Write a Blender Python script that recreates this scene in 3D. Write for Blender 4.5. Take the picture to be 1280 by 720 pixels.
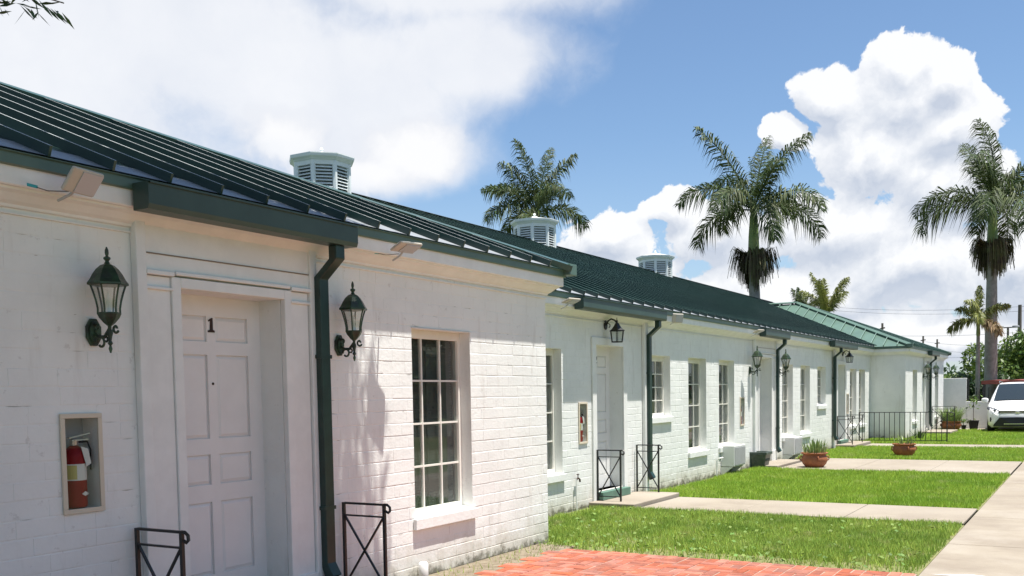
import bpy, bmesh, math, random
import numpy as np
from mathutils import Vector, Matrix
random.seed(7); rng = np.random.default_rng(7)
R = math.radians
scene = bpy.context.scene
for o in list(bpy.data.objects): bpy.data.objects.remove(o)
C = scene.collection

# ------------------------------------------------------------------ camera
F_PX, PP_Y = 1230.0, 567.0
YAW, PITCH, ROLL, EYE = R(30.6), R(-3.4), R(-0.95), 1.6
_w = Vector((math.cos(YAW)*math.cos(PITCH), math.sin(YAW)*math.cos(PITCH), math.sin(PITCH)))
_r = Vector((math.sin(YAW), -math.cos(YAW), 0)); _u = _r.cross(_w)
AR = _r*math.cos(ROLL)+_u*math.sin(ROLL); AU = -_r*math.sin(ROLL)+_u*math.cos(ROLL); AW = _w
cd = bpy.data.cameras.new('camera'); cam = bpy.data.objects.new('camera', cd); C.objects.link(cam)
m = Matrix((AR, AU, -AW)).transposed().to_4x4(); m.translation = (0, 0, EYE); cam.matrix_world = m
cd.sensor_width = 36; cd.lens = F_PX/1280*36; cd.shift_y = (PP_Y-360)/1280; cd.clip_start = .05; cd.clip_end = 6000
scene.camera = cam
def ray(x, y): return AW+AR*((x-640)/F_PX)-AU*((y-PP_Y)/F_PX)
def at_depth(x, y, d): return Vector((0, 0, EYE))+ray(x, y)*d
def on_ground(x, y, z=0): d = ray(x, y); return Vector((0, 0, EYE))+d*((z-EYE)/d.z)

# ------------------------------------------------------------------ light
SUN = Vector((.025, -.236, .97)).normalized()
EL = math.asin(SUN.z)
sd = bpy.data.lights.new('sun', 'SUN'); sd.energy = 5.0; sd.angle = R(.55); sd.color = (1, .955, .89)
so = bpy.data.objects.new('sun', sd); C.objects.link(so); so.rotation_euler = SUN.to_track_quat('Z', 'Y').to_euler()
so.location = (0, -10, 40)
vs = scene.view_settings; vs.view_transform = 'Standard'; vs.look = 'None'; vs.gamma = 1; vs.exposure = 1.0
scene.render.engine = 'CYCLES'
try: scene.cycles.max_bounces = 8; scene.cycles.transparent_max_bounces = 16
except Exception: pass

# ------------------------------------------------------------------ node helpers
class NT:
    def __init__(s, tree): s.t = tree; s.n = tree.nodes; s.l = tree.links
    def new(s, typ, **kw):
        n = s.n.new(typ)
        for k, v in kw.items():
            if k.startswith('i_'):
                key = k[2:]; key = int(key) if key.isdigit() else key
                s.put(n.inputs[key], v)
            else: setattr(n, k, v)
        return n
    def put(s, sock, v):
        if isinstance(v, bpy.types.NodeSocket): s.l.new(v, sock)
        else: sock.default_value = v
    def math(s, op, a, b=0., c=None, clamp=False):
        n = s.new('ShaderNodeMath', operation=op, use_clamp=clamp); s.put(n.inputs[0], a); s.put(n.inputs[1], b)
        if c is not None: s.put(n.inputs[2], c)
        return n.outputs[0]
    def vmath(s, op, a, b=(0, 0, 0)):
        n = s.new('ShaderNodeVectorMath', operation=op); s.put(n.inputs[0], a); s.put(n.inputs[1], b)
        return n.outputs['Value'] if op in ('LENGTH', 'DOT_PRODUCT', 'DISTANCE') else n.outputs[0]
    def smooth(s, v, a, b, o0=0., o1=1.):
        n = s.new('ShaderNodeMapRange', interpolation_type='SMOOTHSTEP'); s.put(n.inputs['Value'], v)
        n.inputs['From Min'].default_value = a; n.inputs['From Max'].default_value = b
        n.inputs['To Min'].default_value = o0; n.inputs['To Max'].default_value = o1
        return n.outputs[0]
    def mix(s, f, a, b):
        n = s.new('ShaderNodeMix', data_type='RGBA'); s.put(n.inputs['Factor'], f)
        s.put(n.inputs[6], a); s.put(n.inputs[7], b); return n.outputs[2]
    def noise(s, vec, scale, detail=4, rough=.55, col=False):
        n = s.new('ShaderNodeTexNoise'); s.put(n.inputs['Vector'], vec); n.inputs['Scale'].default_value = scale
        n.inputs['Detail'].default_value = detail; n.inputs['Roughness'].default_value = rough
        return n.outputs['Color' if col else 'Fac']
def c4(c): return (c[0], c[1], c[2], 1)

# ------------------------------------------------------------------ world: Nishita sky and cumulus
w = bpy.data.worlds.new('World'); scene.world = w; w.use_nodes = True
T = NT(w.node_tree); T.n.clear()
sky = T.new('ShaderNodeTexSky', sky_type='NISHITA', sun_disc=False, sun_elevation=EL, sun_rotation=math.atan2(SUN.x, SUN.y),
            air_density=1.0, dust_density=.4, ozone_density=2.2)
D = T.new('ShaderNodeTexCoord').outputs['Generated']
sep = T.new('ShaderNodeSeparateXYZ', i_0=D)
az = T.math('ARCTAN2', sep.outputs[1], sep.outputs[0]); el = T.math('ARCSINE', sep.outputs[2])
P = T.new('ShaderNodeCombineXYZ', i_0=az, i_1=el).outputs[0]
def ae(x, y):
    d = ray(x, y).normalized(); return math.atan2(d.y, d.x), math.asin(d.z)
def blobs(lst, src):
    cur = None
    for (x, y, rx, ry) in lst:
        a, e = ae(x, y)
        k = 1/F_PX*math.cos(math.atan((x-640)/F_PX))**2
        v = T.vmath('MULTIPLY', T.vmath('SUBTRACT', src, (a, e, 0)), (1/(rx*k), 1/(ry*k), 0))
        b = T.math('SUBTRACT', 1., T.vmath('LENGTH', v))
        if cur is None: cur = b
        else:
            n = T.new('ShaderNodeMath', operation='SMOOTH_MAX'); T.put(n.inputs[0], cur); T.put(n.inputs[1], b); n.inputs[2].default_value = .18
            cur = n.outputs[0]
    return cur
# fine turbulence shared by every cloud
warp = T.noise(P, 9, 5, .6, True)
Pw = T.vmath('ADD', P, T.vmath('MULTIPLY', T.vmath('SUBTRACT', warp, (.5, .5, .5)), (.055, .045, 0)))
n1 = T.noise(Pw, 27, 9, .60)
CUM = [(1128, 70, 78, 60), (1180, 95, 70, 60), (1120, 120, 100, 85), (1195, 150, 95, 70), (1040, 118, 72, 52), (1085, 185, 120, 90), (1190, 225, 130, 95), (985, 165, 46, 34),
       (1040, 290, 190, 75), (890, 290, 110, 62), (760, 300, 95, 52), (840, 265, 60, 36), (1150, 330, 240, 95), (1270, 330, 160, 110), (980, 370, 300, 60),
       (1180, 420, 330, 50), (740, 345, 160, 40)]
SOFT = [(520, 185, 120, 60), (350, 172, 95, 58), (440, 215, 160, 48)]
def cum(vec, nz): return T.math('ADD', blobs(CUM, vec), T.math('MULTIPLY', T.math('SUBTRACT', nz, .5), 1.0))
UP = (-.004, .020, 0)
dc = cum(Pw, n1); dc_up = cum(T.vmath('ADD', Pw, UP), T.noise(T.vmath('ADD', Pw, UP), 27, 9, .60))
a_c = T.smooth(dc, .30, .385)
ds = T.math('ADD', blobs(SOFT, Pw), T.math('MULTIPLY', T.math('SUBTRACT', n1, .5), .8))
a_s = T.smooth(ds, .18, .62)
VEIL = [(120, 40, 520, 180), (400, 110, 280, 110), (590, 70, 150, 75), (60, 170, 380, 140), (-250, 60, 500, 260), (560, -40, 260, 80), (470, 185, 170, 60)]
n2 = T.noise(Pw, 5.5, 7, .6)
dv = T.math('ADD', blobs(VEIL, P), T.math('MULTIPLY', T.math('SUBTRACT', n2, .5), 1.25))
a_v = T.smooth(dv, -.10, .55)
# the rest of the sky: unseen cloud, kept dimmer than in view to cut fill light
far = T.math('MAXIMUM', T.smooth(az, 1.12, 1.5), T.math('MAXIMUM', T.smooth(az, -.02, -.35), T.smooth(el, .45, .8)))
ns = T.noise(T.vmath('MULTIPLY', D, (1, 1, 2.2)), 2.6, 8, .6)
a_o = T.math('MULTIPLY', T.smooth(ns, .5, .64), far)
sh = T.noise(Pw, 9, 5, .5)
lit = T.math('ADD', .56, T.math('MULTIPLY', T.math('SUBTRACT', dc, dc_up), 1.7), clamp=False)
lit = T.math('ADD', lit, T.math('MULTIPLY', T.math('SUBTRACT', sh, .5), .85), clamp=True)
edge = T.smooth(dc, .75, .34)
lit = T.math('ADD', lit, T.math('MULTIPLY', edge, .22), clamp=True)
CW, CG, CV = (5.5, 5.55, 5.65, 1), (3.0, 3.35, 4.0, 1), (3.6, 3.75, 4.1, 1)
ccum = T.mix(lit, CG, CW)
hazec = T.smooth(el, .26, -.02, 0, .5)
base = T.mix(hazec, T.vmath('MULTIPLY', sky.outputs[0], (.72, .78, .82)), (2.9, 3.5, 4.3, 1))
vlit = T.math('ADD', .45, T.math('MULTIPLY', T.math('SUBTRACT', n2, .35), 1.6), clamp=True)
k = T.mix(T.math('MULTIPLY', a_v, .90), base, T.mix(vlit, (4.2, 4.4, 4.85, 1), (5.45, 5.47, 5.55, 1)))
k = T.mix(a_o, k, CV)
k = T.mix(T.math('MULTIPLY', a_s, .8), k, T.mix(T.smooth(ds, .25, .8), (4.3, 4.45, 4.85, 1), (5.5, 5.5, 5.55, 1)))
k = T.mix(T.math('MULTIPLY', a_c, .97), k, ccum)
bg = T.new('ShaderNodeBackground', i_Color=k, i_Strength=.092)
T.l.new(bg.outputs[0], T.new('ShaderNodeOutputWorld').inputs[0])

# ------------------------------------------------------------------ materials
MATS = {}
def mat(name, col, rough=.6, metal=0., var=.0, vscale=3., col2=None, bump=0., bscale=40., spec=.5, island=0., coat=0., trans=0., vec='Object'):
    mt = bpy.data.materials.new(name); mt.use_nodes = True; MATS[name] = mt
    t = NT(mt.node_tree); b = t.n['Principled BSDF']; mt['_'] = 1
    b.inputs['Roughness'].default_value = rough; b.inputs['Metallic'].default_value = metal
    b.inputs['Specular IOR Level'].default_value = spec
    if coat: b.inputs['Coat Weight'].default_value = coat
    tc = t.new('ShaderNodeTexCoord').outputs[vec] if vec != 'World' else t.new('ShaderNodeNewGeometry').outputs['Position']
    cur = c4(col)
    if var or col2:
        nz = t.noise(tc, vscale, 6, .62)
        f = t.smooth(nz, .32, .68)
        c2 = c4(col2) if col2 else c4([max(0, x*(1-var)) for x in col])
        cur = t.mix(f, c4(col), c2)
    if island:
        g = t.new('ShaderNodeNewGeometry').outputs['Random Per Island']
        h = t.new('ShaderNodeHueSaturation'); t.put(h.inputs['Color'], cur)
        t.put(h.inputs['Value'], t.math('ADD', 1-island, t.math('MULTIPLY', g, 2*island)))
        t.put(h.inputs['Hue'], t.math('ADD', .5-.06*island, t.math('MULTIPLY', t.math('FRACT', t.math('MULTIPLY', g, 7.3)), .12*island)))
        cur = h.outputs[0]
    t.put(b.inputs['Base Color'], cur)
    if bump:
        bn = t.new('ShaderNodeBump'); bn.inputs['Strength'].default_value = bump; bn.inputs['Distance'].default_value = .01
        t.put(bn.inputs['Height'], t.noise(tc, bscale, 5, .6)); t.l.new(bn.outputs[0], b.inputs['Normal'])
    if trans:
        tr = t.new('ShaderNodeBsdfTranslucent'); t.put(tr.inputs[0], cur)
        mx = t.new('ShaderNodeMixShader'); mx.inputs[0].default_value = trans
        t.l.new(b.outputs[0], mx.inputs[1]); t.l.new(tr.outputs[0], mx.inputs[2])
        t.l.new(mx.outputs[0], t.n['Material Output'].inputs[0])
    return mt
def wall_mat(name, col):
    mt = mat(name, col, .55, bump=.28, bscale=26, spec=.35, vec='World')
    t = NT(mt.node_tree); b = t.n['Principled BSDF']
    pos = t.new('ShaderNodeNewGeometry').outputs['Position']; s = t.new('ShaderNodeSeparateXYZ', i_0=pos)
    n = t.noise(pos, 2.2, 7, .65); n5 = t.noise(t.vmath('MULTIPLY', pos, (3, 3, .5)), 2.4, 6, .6); n9 = t.noise(pos, 14, 5, .7)
    cur = t.mix(t.smooth(n, .35, .7), c4(col), c4([c*.93 for c in col]))
    cur = t.mix(t.math('MULTIPLY', t.smooth(n5, .55, .72), .30), cur, (.50, .47, .42, 1))      # run-off streaks
    cur = t.mix(t.math('MULTIPLY', t.smooth(n9, .62, .70), .34), cur, (.42, .40, .37, 1))      # flaked specks
    low = t.math('ADD', s.outputs[2], t.math('MULTIPLY', t.math('SUBTRACT', t.noise(pos, 5, 6, .7), .5), -.55))
    cur = t.mix(t.math('MULTIPLY', t.smooth(low, .36, .02), .55), cur, (.42, .38, .28, 1))     # splash dirt at the foot
    cur = t.mix(t.math('MULTIPLY', t.smooth(low, .10, -.02), .85), cur, (.09, .085, .06, 1))   # mould line
    t.put(b.inputs['Base Color'], cur)
    return mt
WALL = wall_mat('painted_brick', (.79, .80, .77))
TRIM = mat('white_trim_paint', (.79, .795, .765), .45, var=.08, vscale=5, bump=.12, bscale=30, vec='World')
DOORP = mat('door_paint', (.77, .76, .74), .35, var=.05, vscale=4, bump=.08, bscale=50)
DARKLINE = mat('dark_brown_line', (.22, .17, .13), .8)  # dark brown line across the door frieze
CRACK = mat('cracked_joint', (.36, .33, .29), .9)  # colour of the cracks in the mortar joints
RIBF = mat('pale_green_rib_highlight', (.20, .30, .255), .4, var=.2, vscale=2)  # highlight on the far wing ribs, painted as a paler top
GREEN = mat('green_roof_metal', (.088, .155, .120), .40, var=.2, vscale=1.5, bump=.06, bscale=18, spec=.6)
RIBLIT = mat('white_rib_highlight', (.52, .56, .55), .4, var=.3, vscale=2)  # sky highlight along the near ribs, put into the colour
RIBG = mat('green_rib_highlight', (.15, .30, .235), .4, var=.35, vscale=1.2)  # painted highlight for the main roof rib tops
EAVELIT = mat('lit_eave_strip', (.28, .30, .32), .4, var=.2, vscale=4)  # pale strip paints the sunlit sheen of the pans at the eave
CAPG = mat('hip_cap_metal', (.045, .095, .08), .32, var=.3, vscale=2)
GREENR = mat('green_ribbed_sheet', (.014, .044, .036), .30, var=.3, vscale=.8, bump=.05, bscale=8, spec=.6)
GUT = mat('green_gutter_metal', (.040, .074, .061), .4, var=.2, vscale=3, bump=.05, bscale=20)
DOWN = mat('dark_green_downspout', (.014, .045, .036), .38, var=.35, vscale=6, bump=.05, bscale=30)
IRON = mat('black_iron', (.018, .02, .02), .42, var=.4, vscale=20, bump=.1, bscale=80)
VERD = mat('verdigris_black_metal', (.022, .024, .021), .45, metal=.3, col2=(.05, .10, .055), vscale=14, bump=.2, bscale=60)
VERDC = mat('verdigris_cap_metal', (.035, .075, .035), .36, metal=.35, col2=(.03, .035, .028), vscale=16, bump=.25, bscale=50)
SASH = mat('cream_sash_paint', (.78, .76, .69), .4, var=.06, vscale=6)
CURT = mat('grey_curtain', (.13, .132, .135), .9, var=.2, vscale=5)
BLIND = mat('window_blind', (.13, .14, .135), .6)
ROOM = mat('room_darkness', (.02, .021, .022), .9)  # near-black, paints the darkness of the unlit rooms
CONC = mat('concrete', (.270, .232, .178), .85, var=.2, vscale=1.1, col2=(.215, .180, .138), bump=.35, bscale=30, vec='World')
CONC2 = mat('pale_concrete', (.275, .238, .186), .85, col2=(.225, .190, .148), vscale=2.4, bump=.3, bscale=30, vec='World')
BRICKR = mat('red_paver', (.36, .115, .056), .8, col2=(.25, .080, .044), vscale=9, bump=.5, bscale=60, island=.18, vec='World')
SAND = mat('pale_joint_sand', (.36, .27, .21), .95, var=.3, vscale=12, bump=.4, bscale=80, vec='World')
SOIL = mat('dry_soil', (.13, .10, .065), .95, col2=(.22, .185, .13), vscale=10, bump=.9, bscale=40, vec='World')
LAWNB = mat('lawn_soil', (.12, .15, .04), .95, col2=(.20, .18, .08), vscale=3, bump=.8, bscale=60, vec='World')
FIELD = mat('far_grass', (.07, .11, .03), .95, col2=(.12, .13, .05), vscale=.12, bump=.3, bscale=3, vec='World')
STEPG = mat('green_step_paint', (.10, .20, .15), .5, var=.2, vscale=5)
TERRA = mat('terracotta', (.33, .115, .045), .6, col2=(.22, .075, .032), vscale=7, bump=.25, bscale=40)
POTSOIL = mat('pot_soil', (.04, .03, .02), .95)
WPAINT = mat('white_plastic', (.72, .72, .70), .5)
GREYP = mat('grey_panel', (.42, .43, .44), .3)
GAPSHADE = mat('louver_gap_shade', (.10, .12, .14), .8)  # dark backing paints the shade in the gaps between louver slats
LOUV = mat('louver_paint', (.78, .82, .81), .45, var=.08, vscale=5)
RED = mat('extinguisher_red', (.25, .008, .011), .5, spec=.25)
LABEL = mat('label_white', (.72, .72, .68), .5)
LABELY = mat('label_yellow', (.55, .48, .16), .5)
STEEL = mat('brushed_steel', (.5, .5, .5), .35, metal=.8)
RUBBER = mat('black_rubber', (.015, .015, .015), .7)
BRONZE = mat('dark_bronze', (.05, .025, .018), .4, metal=.4)
CAR = mat('white_car_paint', (.80, .80, .80), .22, coat=.6)
CARB = mat('black_grille', (.012, .012, .013), .45)
CHROME = mat('chrome', (.7, .7, .7), .15, metal=1)
LENS = mat('lamp_lens', (.14, .15, .17), .12, coat=.5)
CARG = mat('tinted_car_glass', (.02, .028, .032), .06, spec=.9)
REDB = mat('rust_red_sheet', (.23, .055, .035), .6, var=.3, vscale=2)
BARK = mat('palm_bark', (.31, .305, .27), .9, col2=(.21, .205, .18), vscale=4, bump=.6, bscale=9)
SHAFT = mat('green_crownshaft', (.13, .21, .045), .45, col2=(.2, .24, .08), vscale=2)
FROND = mat('palm_frond', (.040, .070, .020), .6, island=.4, col2=(.075, .10, .030), vscale=.9, trans=.2, spec=.3)
FRONDY = mat('young_palm_frond', (.20, .22, .055), .5, island=.3, trans=.3)
FRONDB = mat('dry_palm_frond', (.25, .17, .08), .7, island=.3, trans=.2)
FRUIT = mat('palm_fruit', (.105, .11, .04), .8, island=.4, col2=(.07, .05, .03), vscale=3)
LEAF = mat('tree_leaf', (.045, .085, .022), .45, island=.4, trans=.25)
LEAF2 = mat('bright_leaf', (.10, .16, .03), .5, island=.4, trans=.3)
LEAF3 = mat('dark_leaf', (.045, .085, .025), .5, island=.4, trans=.25)
AGAVE = mat('pot_plant_leaf', (.19, .27, .085), .5, island=.3, trans=.2)
WOOD = mat('tree_bark', (.12, .095, .07), .9, col2=(.07, .055, .04), vscale=8, bump=.7, bscale=20)
POLE = mat('weathered_pole', (.17, .14, .12), .85, var=.3, vscale=3)
WIREM = mat('black_wire', (.03, .03, .035), .6)
BOXG = mat('grey_sign_back', (.22, .23, .24), .7)
ASPH = mat('asphalt', (.11, .105, .10), .9, var=.25, vscale=3, bump=.4, bscale=60, vec='World')
DKPOT = mat('dark_glazed_planter', (.03, .05, .042), .4, col2=(.07, .09, .08), vscale=15, bump=.5, bscale=30)
LPAINT = mat('white_road_paint', (.75, .74, .70), .7, var=.3, vscale=12)
GRILLE = mat('ac_grille', (.45, .46, .46), .5)
GALV = mat('grey_conduit', (.48, .49, .48), .45, metal=.3)
CREAM = mat('cream_plastic', (.62, .55, .43), .5)
FLOODM = mat('flood_housing', (.50, .46, .39), .5, var=.1, vscale=8)
CYAN = mat('teal_tape', (.03, .33, .36), .5)

def stain(mt, col, stretch, sc, lo, hi, amt):
    t = NT(mt.node_tree); b = t.n['Principled BSDF']; pos = t.new('ShaderNodeNewGeometry').outputs['Position']
    sock = b.inputs['Base Color'].links[0].from_socket
    f = t.math('MULTIPLY', t.smooth(t.noise(t.vmath('MULTIPLY', pos, stretch), sc, 7, .68), lo, hi), amt)
    t.put(b.inputs['Base Color'], t.mix(f, sock, c4(col)))
t_ = NT(BRICKR.node_tree); b_ = t_.n['Principled BSDF']; sk_ = b_.inputs['Base Color'].links[0].from_socket
h_ = t_.new('ShaderNodeHueSaturation'); t_.put(h_.inputs['Color'], sk_); rnd_ = t_.new('ShaderNodeObjectInfo').outputs['Random']
t_.put(h_.inputs['Value'], t_.math('ADD', .72, t_.math('MULTIPLY', rnd_, .52))); t_.put(h_.inputs['Saturation'], t_.math('ADD', .85, t_.math('MULTIPLY', t_.math('FRACT', t_.math('MULTIPLY', rnd_, 9.7)), .25))); t_.put(b_.inputs['Base Color'], h_.outputs[0])
for q in (CONC, CONC2):
    stain(q, (.16, .125, .09), (5, .7, 1), 2.2, .56, .72, .55); stain(q, (.10, .085, .07), (1, 1, 1), 9, .63, .72, .45); stain(q, (.33, .295, .245), (1, 1, 1), .6, .45, .65, .5)
stain(BRICKR, (.14, .075, .05), (1, 1, 1), 5, .56, .72, .5); stain(BRICKR, (.48, .30, .22), (1, 1, 1), 2.2, .56, .74, .45)
for q in (GREENR, GUT, DOWN): stain(q, (.05, .085, .075), (1, .25, 1), 1.3, .5, .75, .5)
def glass_mat(name, tint, refl=.06, mult=1.):
    mt = bpy.data.materials.new(name); mt.use_nodes = True; t = NT(mt.node_tree); t.n.clear()
    gl = t.new('ShaderNodeBsdfGlossy'); gl.inputs['Roughness'].default_value = .01; gl.inputs[0].default_value = (1, 1, 1, 1)
    tr = t.new('ShaderNodeBsdfTransparent'); tr.inputs[0].default_value = c4(tint)
    fr = t.new('ShaderNodeFresnel'); fr.inputs[0].default_value = 1.5
    tc = t.new('ShaderNodeTexCoord').outputs['Object']
    bn = t.new('ShaderNodeBump'); bn.inputs['Strength'].default_value = .05; bn.inputs['Distance'].default_value = .01
    t.put(bn.inputs['Height'], t.noise(tc, 3, 2)); t.l.new(bn.outputs[0], gl.inputs['Normal'])
    mx = t.new('ShaderNodeMixShader'); front = t.math('SUBTRACT', 1., t.new('ShaderNodeNewGeometry').outputs['Backfacing'])   # one reflection per sheet
    t.put(mx.inputs[0], t.math('MULTIPLY', front, t.math('ADD', t.math('MULTIPLY', fr.outputs[0], mult), refl, clamp=True)))
    t.l.new(tr.outputs[0], mx.inputs[1]); t.l.new(gl.outputs[0], mx.inputs[2])
    t.l.new(mx.outputs[0], t.new('ShaderNodeOutputMaterial').inputs[0]); return mt
GLASS = glass_mat('window_glass', (.80, .83, .82), .03); LGLASS = glass_mat('lantern_glass', (.86, .87, .84), .05); CGLASS = glass_mat('cabinet_glass', (.93, .94, .93), 0., .6)
def patchy(mt, dark, dry, s=.7):
    """lawn colour: clumps of richer green and drier straw, on top of the per-blade variation"""
    t = NT(mt.node_tree); b = t.n['Principled BSDF']
    pos = t.new('ShaderNodeNewGeometry').outputs['Position']
    sock = b.inputs['Base Color'].links[0].from_socket
    cur = t.mix(t.smooth(t.noise(pos, s, 5, .6), .44, .68, 0, .8), sock, c4(dark))
    cur = t.mix(t.smooth(t.noise(pos, s*2.4, 6, .65), .54, .72, 0, .75), cur, c4(dry))
    for n in list(b.inputs['Base Color'].links): t.l.remove(n)
    t.put(b.inputs['Base Color'], cur)
    for n in t.n:
        if n.type == 'BSDF_TRANSLUCENT':
            t.put(n.inputs[0], cur)
GRASS = mat('grass_blade', (.31, .46, .055), .5, island=.35, trans=.35, vec='World'); patchy(GRASS, (.20, .36, .032), (.48, .52, .19))
GRASSW = mat('weedy_grass_blade', (.32, .44, .08), .5, island=.4, trans=.3, vec='World'); patchy(GRASSW, (.17, .29, .04), (.54, .50, .25), 1.3)

WEED = mat('weed_leaf', (.12, .20, .035), .7, island=.4, trans=.2, vec='World')
# ------------------------------------------------------------------ mesh helpers
class MB:
    def __init__(s): s.v = []; s.f = []
    def add(s, vs, fs):
        b = len(s.v); s.v += [tuple(v) for v in vs]; s.f += [tuple(i+b for i in f) for f in fs]; return s
    def box(s, x0, x1, y0, y1, z0, z1):
        v = [(x, y, z) for z in (z0, z1) for y in (y0, y1) for x in (x0, x1)]
        return s.add(v, [(0, 2, 3, 1), (4, 5, 7, 6), (0, 1, 5, 4), (2, 6, 7, 3), (0, 4, 6, 2), (1, 3, 7, 5)])
    def cbox(s, c, d): return s.box(c[0]-d[0]/2, c[0]+d[0]/2, c[1]-d[1]/2, c[1]+d[1]/2, c[2]-d[2]/2, c[2]+d[2]/2)
    def lathe(s, prof, n=16, c=(0, 0, 0), cap=True):
        b = []
        for r, z in prof:
            for i in range(n):
                a = 2*math.pi*i/n; b.append((c[0]+r*math.cos(a), c[1]+r*math.sin(a), c[2]+z))
        f = [(j*n+i, j*n+(i+1) % n, (j+1)*n+(i+1) % n, (j+1)*n+i) for j in range(len(prof)-1) for i in range(n)]
        if cap: f += [tuple(reversed(range(n))), tuple((len(prof)-1)*n+i for i in range(n))]
        return s.add(b, f)
    def tube(s, pts, rad, n=6, cap=True):
        pts = [Vector(p) for p in pts]; L = len(pts)
        rad = rad if isinstance(rad, (list, tuple)) else [rad]*L
        vs = []; up = None
        for i, p in enumerate(pts):
            d = (pts[min(i+1, L-1)]-pts[max(i-1, 0)]).normalized()
            if up is None: up = Vector((0, 0, 1)) if abs(d.z) < .9 else Vector((1, 0, 0))
            a = d.cross(up).normalized(); b = a.cross(d).normalized(); up = b
            for k in range(n):
                t = 2*math.pi*(k+.5)/n; vs.append(p+a*math.cos(t)*rad[i]+b*math.sin(t)*rad[i])
        f = [(j*n+i, j*n+(i+1) % n, (j+1)*n+(i+1) % n, (j+1)*n+i) for j in range(L-1) for i in range(n)]
        if cap: f += [tuple(reversed(range(n))), tuple((L-1)*n+i for i in range(n))]
        return s.add(vs, f)
    def bar(s, a, b, wx, wz=None):
        """square bar from a to b"""
        a, b = Vector(a), Vector(b); d = (b-a).normalized(); wz = wz or wx
        up = Vector((0, 0, 1)) if abs(d.z) < .95 else Vector((0, 1, 0))
        q = d.cross(up).normalized()*wx/2; t = q.cross(d).normalized()*wz/2
        v = [a-q-t, a+q-t, a+q+t, a-q+t, b-q-t, b+q-t, b+q+t, b-q+t]
        return s.add(v, [(0, 3, 2, 1), (4, 5, 6, 7), (0, 1, 5, 4), (1, 2, 6, 5), (2, 3, 7, 6), (3, 0, 4, 7)])
    def prism(s, poly, d):
        """polygon (list of 3D) extruded by vector d"""
        n = len(poly); d = Vector(d); v = [Vector(p) for p in poly]; v += [p+d for p in v]
        return s.add(v, [tuple(reversed(range(n))), tuple(range(n, 2*n))]+[(i, (i+1) % n, n+(i+1) % n, n+i) for i in range(n)])
    def build(s, name, mt, parent=None, smooth=False, bevel=0., loc=None, fix=True):
        me = bpy.data.meshes.new(name); me.from_pydata(s.v, [], s.f); me.update()
        if fix:
            bm = bmesh.new(); bm.from_mesh(me); bmesh.ops.recalc_face_normals(bm, faces=bm.faces); bm.to_mesh(me); bm.free()
        if smooth:
            for p in me.polygons: p.use_smooth = True
            try: me.set_sharp_from_angle(angle=R(40))
            except Exception: pass
        me.materials.append(mt)
        return link(name, me, parent, bevel, loc)
def link(name, me, parent=None, bevel=0., loc=None):
    o = bpy.data.objects.new(name, me); C.objects.link(o)
    if parent: o.parent = parent
    if loc is not None: o.location = loc
    if bevel:
        b = o.modifiers.new('bevel', 'BEVEL'); b.width = bevel; b.segments = 2; b.limit_method = 'ANGLE'; b.angle_limit = R(40)
    return o
def thing(name, label, cat, loc=(0, 0, 0), rz=0., group=None):
    o = bpy.data.objects.new(name, None); C.objects.link(o); o.location = loc; o.rotation_euler = (0, 0, rz); o.empty_display_size = .2
    return tag(o, label, cat, group)
def tag(o, label, cat, group=None, kind=None):
    o['label'] = label; o['category'] = cat
    if group: o['group'] = group
    if kind: o['kind'] = kind
    return o
def struct(o): o['kind'] = 'structure'; return o
def dup(o, parent=None, loc=None, rz=None):
    c = o.copy(); C.objects.link(c); c.parent = parent
    if loc is not None: c.location = loc
    if rz is not None: c.rotation_euler = (0, 0, rz)
    for ch in list(o.children): dup(ch, c)
    return c
def fast_mesh(name, V, Fc, mt, parent=None, smooth=False):
    """numpy verts (n,3), faces (m,k)"""
    me = bpy.data.meshes.new(name); V = np.asarray(V, np.float32); Fc = np.asarray(Fc, np.int32); m_, k_ = Fc.shape
    me.vertices.add(len(V)); me.vertices.foreach_set('co', V.ravel())
    me.loops.add(m_*k_); me.loops.foreach_set('vertex_index', Fc.ravel())
    me.polygons.add(m_); me.polygons.foreach_set('loop_start', np.arange(0, m_*k_, k_, dtype=np.int32))
    me.update(calc_edges=True); me.validate()
    me.materials.append(mt); return link(name, me, parent)

# ================================================================== SETTING
YB, YM = 5.12, 6.18                     # wing fronts, main front
XA, XB, XCn, XD = .33, 9.41, 33.1, 42.2  # near wing 0.33-9.41, main to 33.1, far wing to 42.2
struct(MB().add([(-1500, -1500, -.06), (2500, -1500, -.06), (2500, 2500, -.06), (-1500, 2500, -.06)], [(0, 1, 2, 3)]).build('ground', FIELD))

def slab(name, x0, x1, y0, y1, z, mt, parent=None, t=.06):
    return MB().box(x0, x1, y0, y1, z-t, z).build(name, mt, parent, bevel=.006)
walk = struct(MB().box(-6, 70, -1.3, 1.28, -.055, -.022).build('sidewalk', SOIL))
x = -6.0; i = 0
while x < 70:
    L = 2.42
    slab('concrete_slab', x, x+L-.02, -1.25, 1.27, .0, CONC, walk, .03); x += L
def path(xl, xr, y0, y1, z, nm='path'):
    p = struct(MB().box(xl+.03, xr-.03, y0+.02, y1-.02, -.055, z-.03).build(nm, SOIL))
    n = max(1, round((y1-y0)/1.25)); s = (y1-y0)/n
    for i in range(n): slab('concrete_slab', xl, xr, y0+i*s, y0+(i+1)*s-.01, z-random.random()*.004, CONC2, p, .028)
path(12.62, 14.22, 1.30, 5.45, .006)
path(20.15, 23.55, 1.30, 5.60, .006)
path(28.7, 30.2, 1.30, 5.60, .01)
struct(MB().box(12.55, 14.3, 5.47, 6.17, -.05, .06).build('door_stoop', CONC2, bevel=.012))
struct(MB().box(20.3, 22.3, 5.62, 6.17, -.05, .05).build('door_stoop', CONC2, bevel=.012))
struct(MB().box(27.9, 30.2, 5.62, 6.17, -.05, .08).build('door_stoop', CONC2, bevel=.012))
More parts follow.
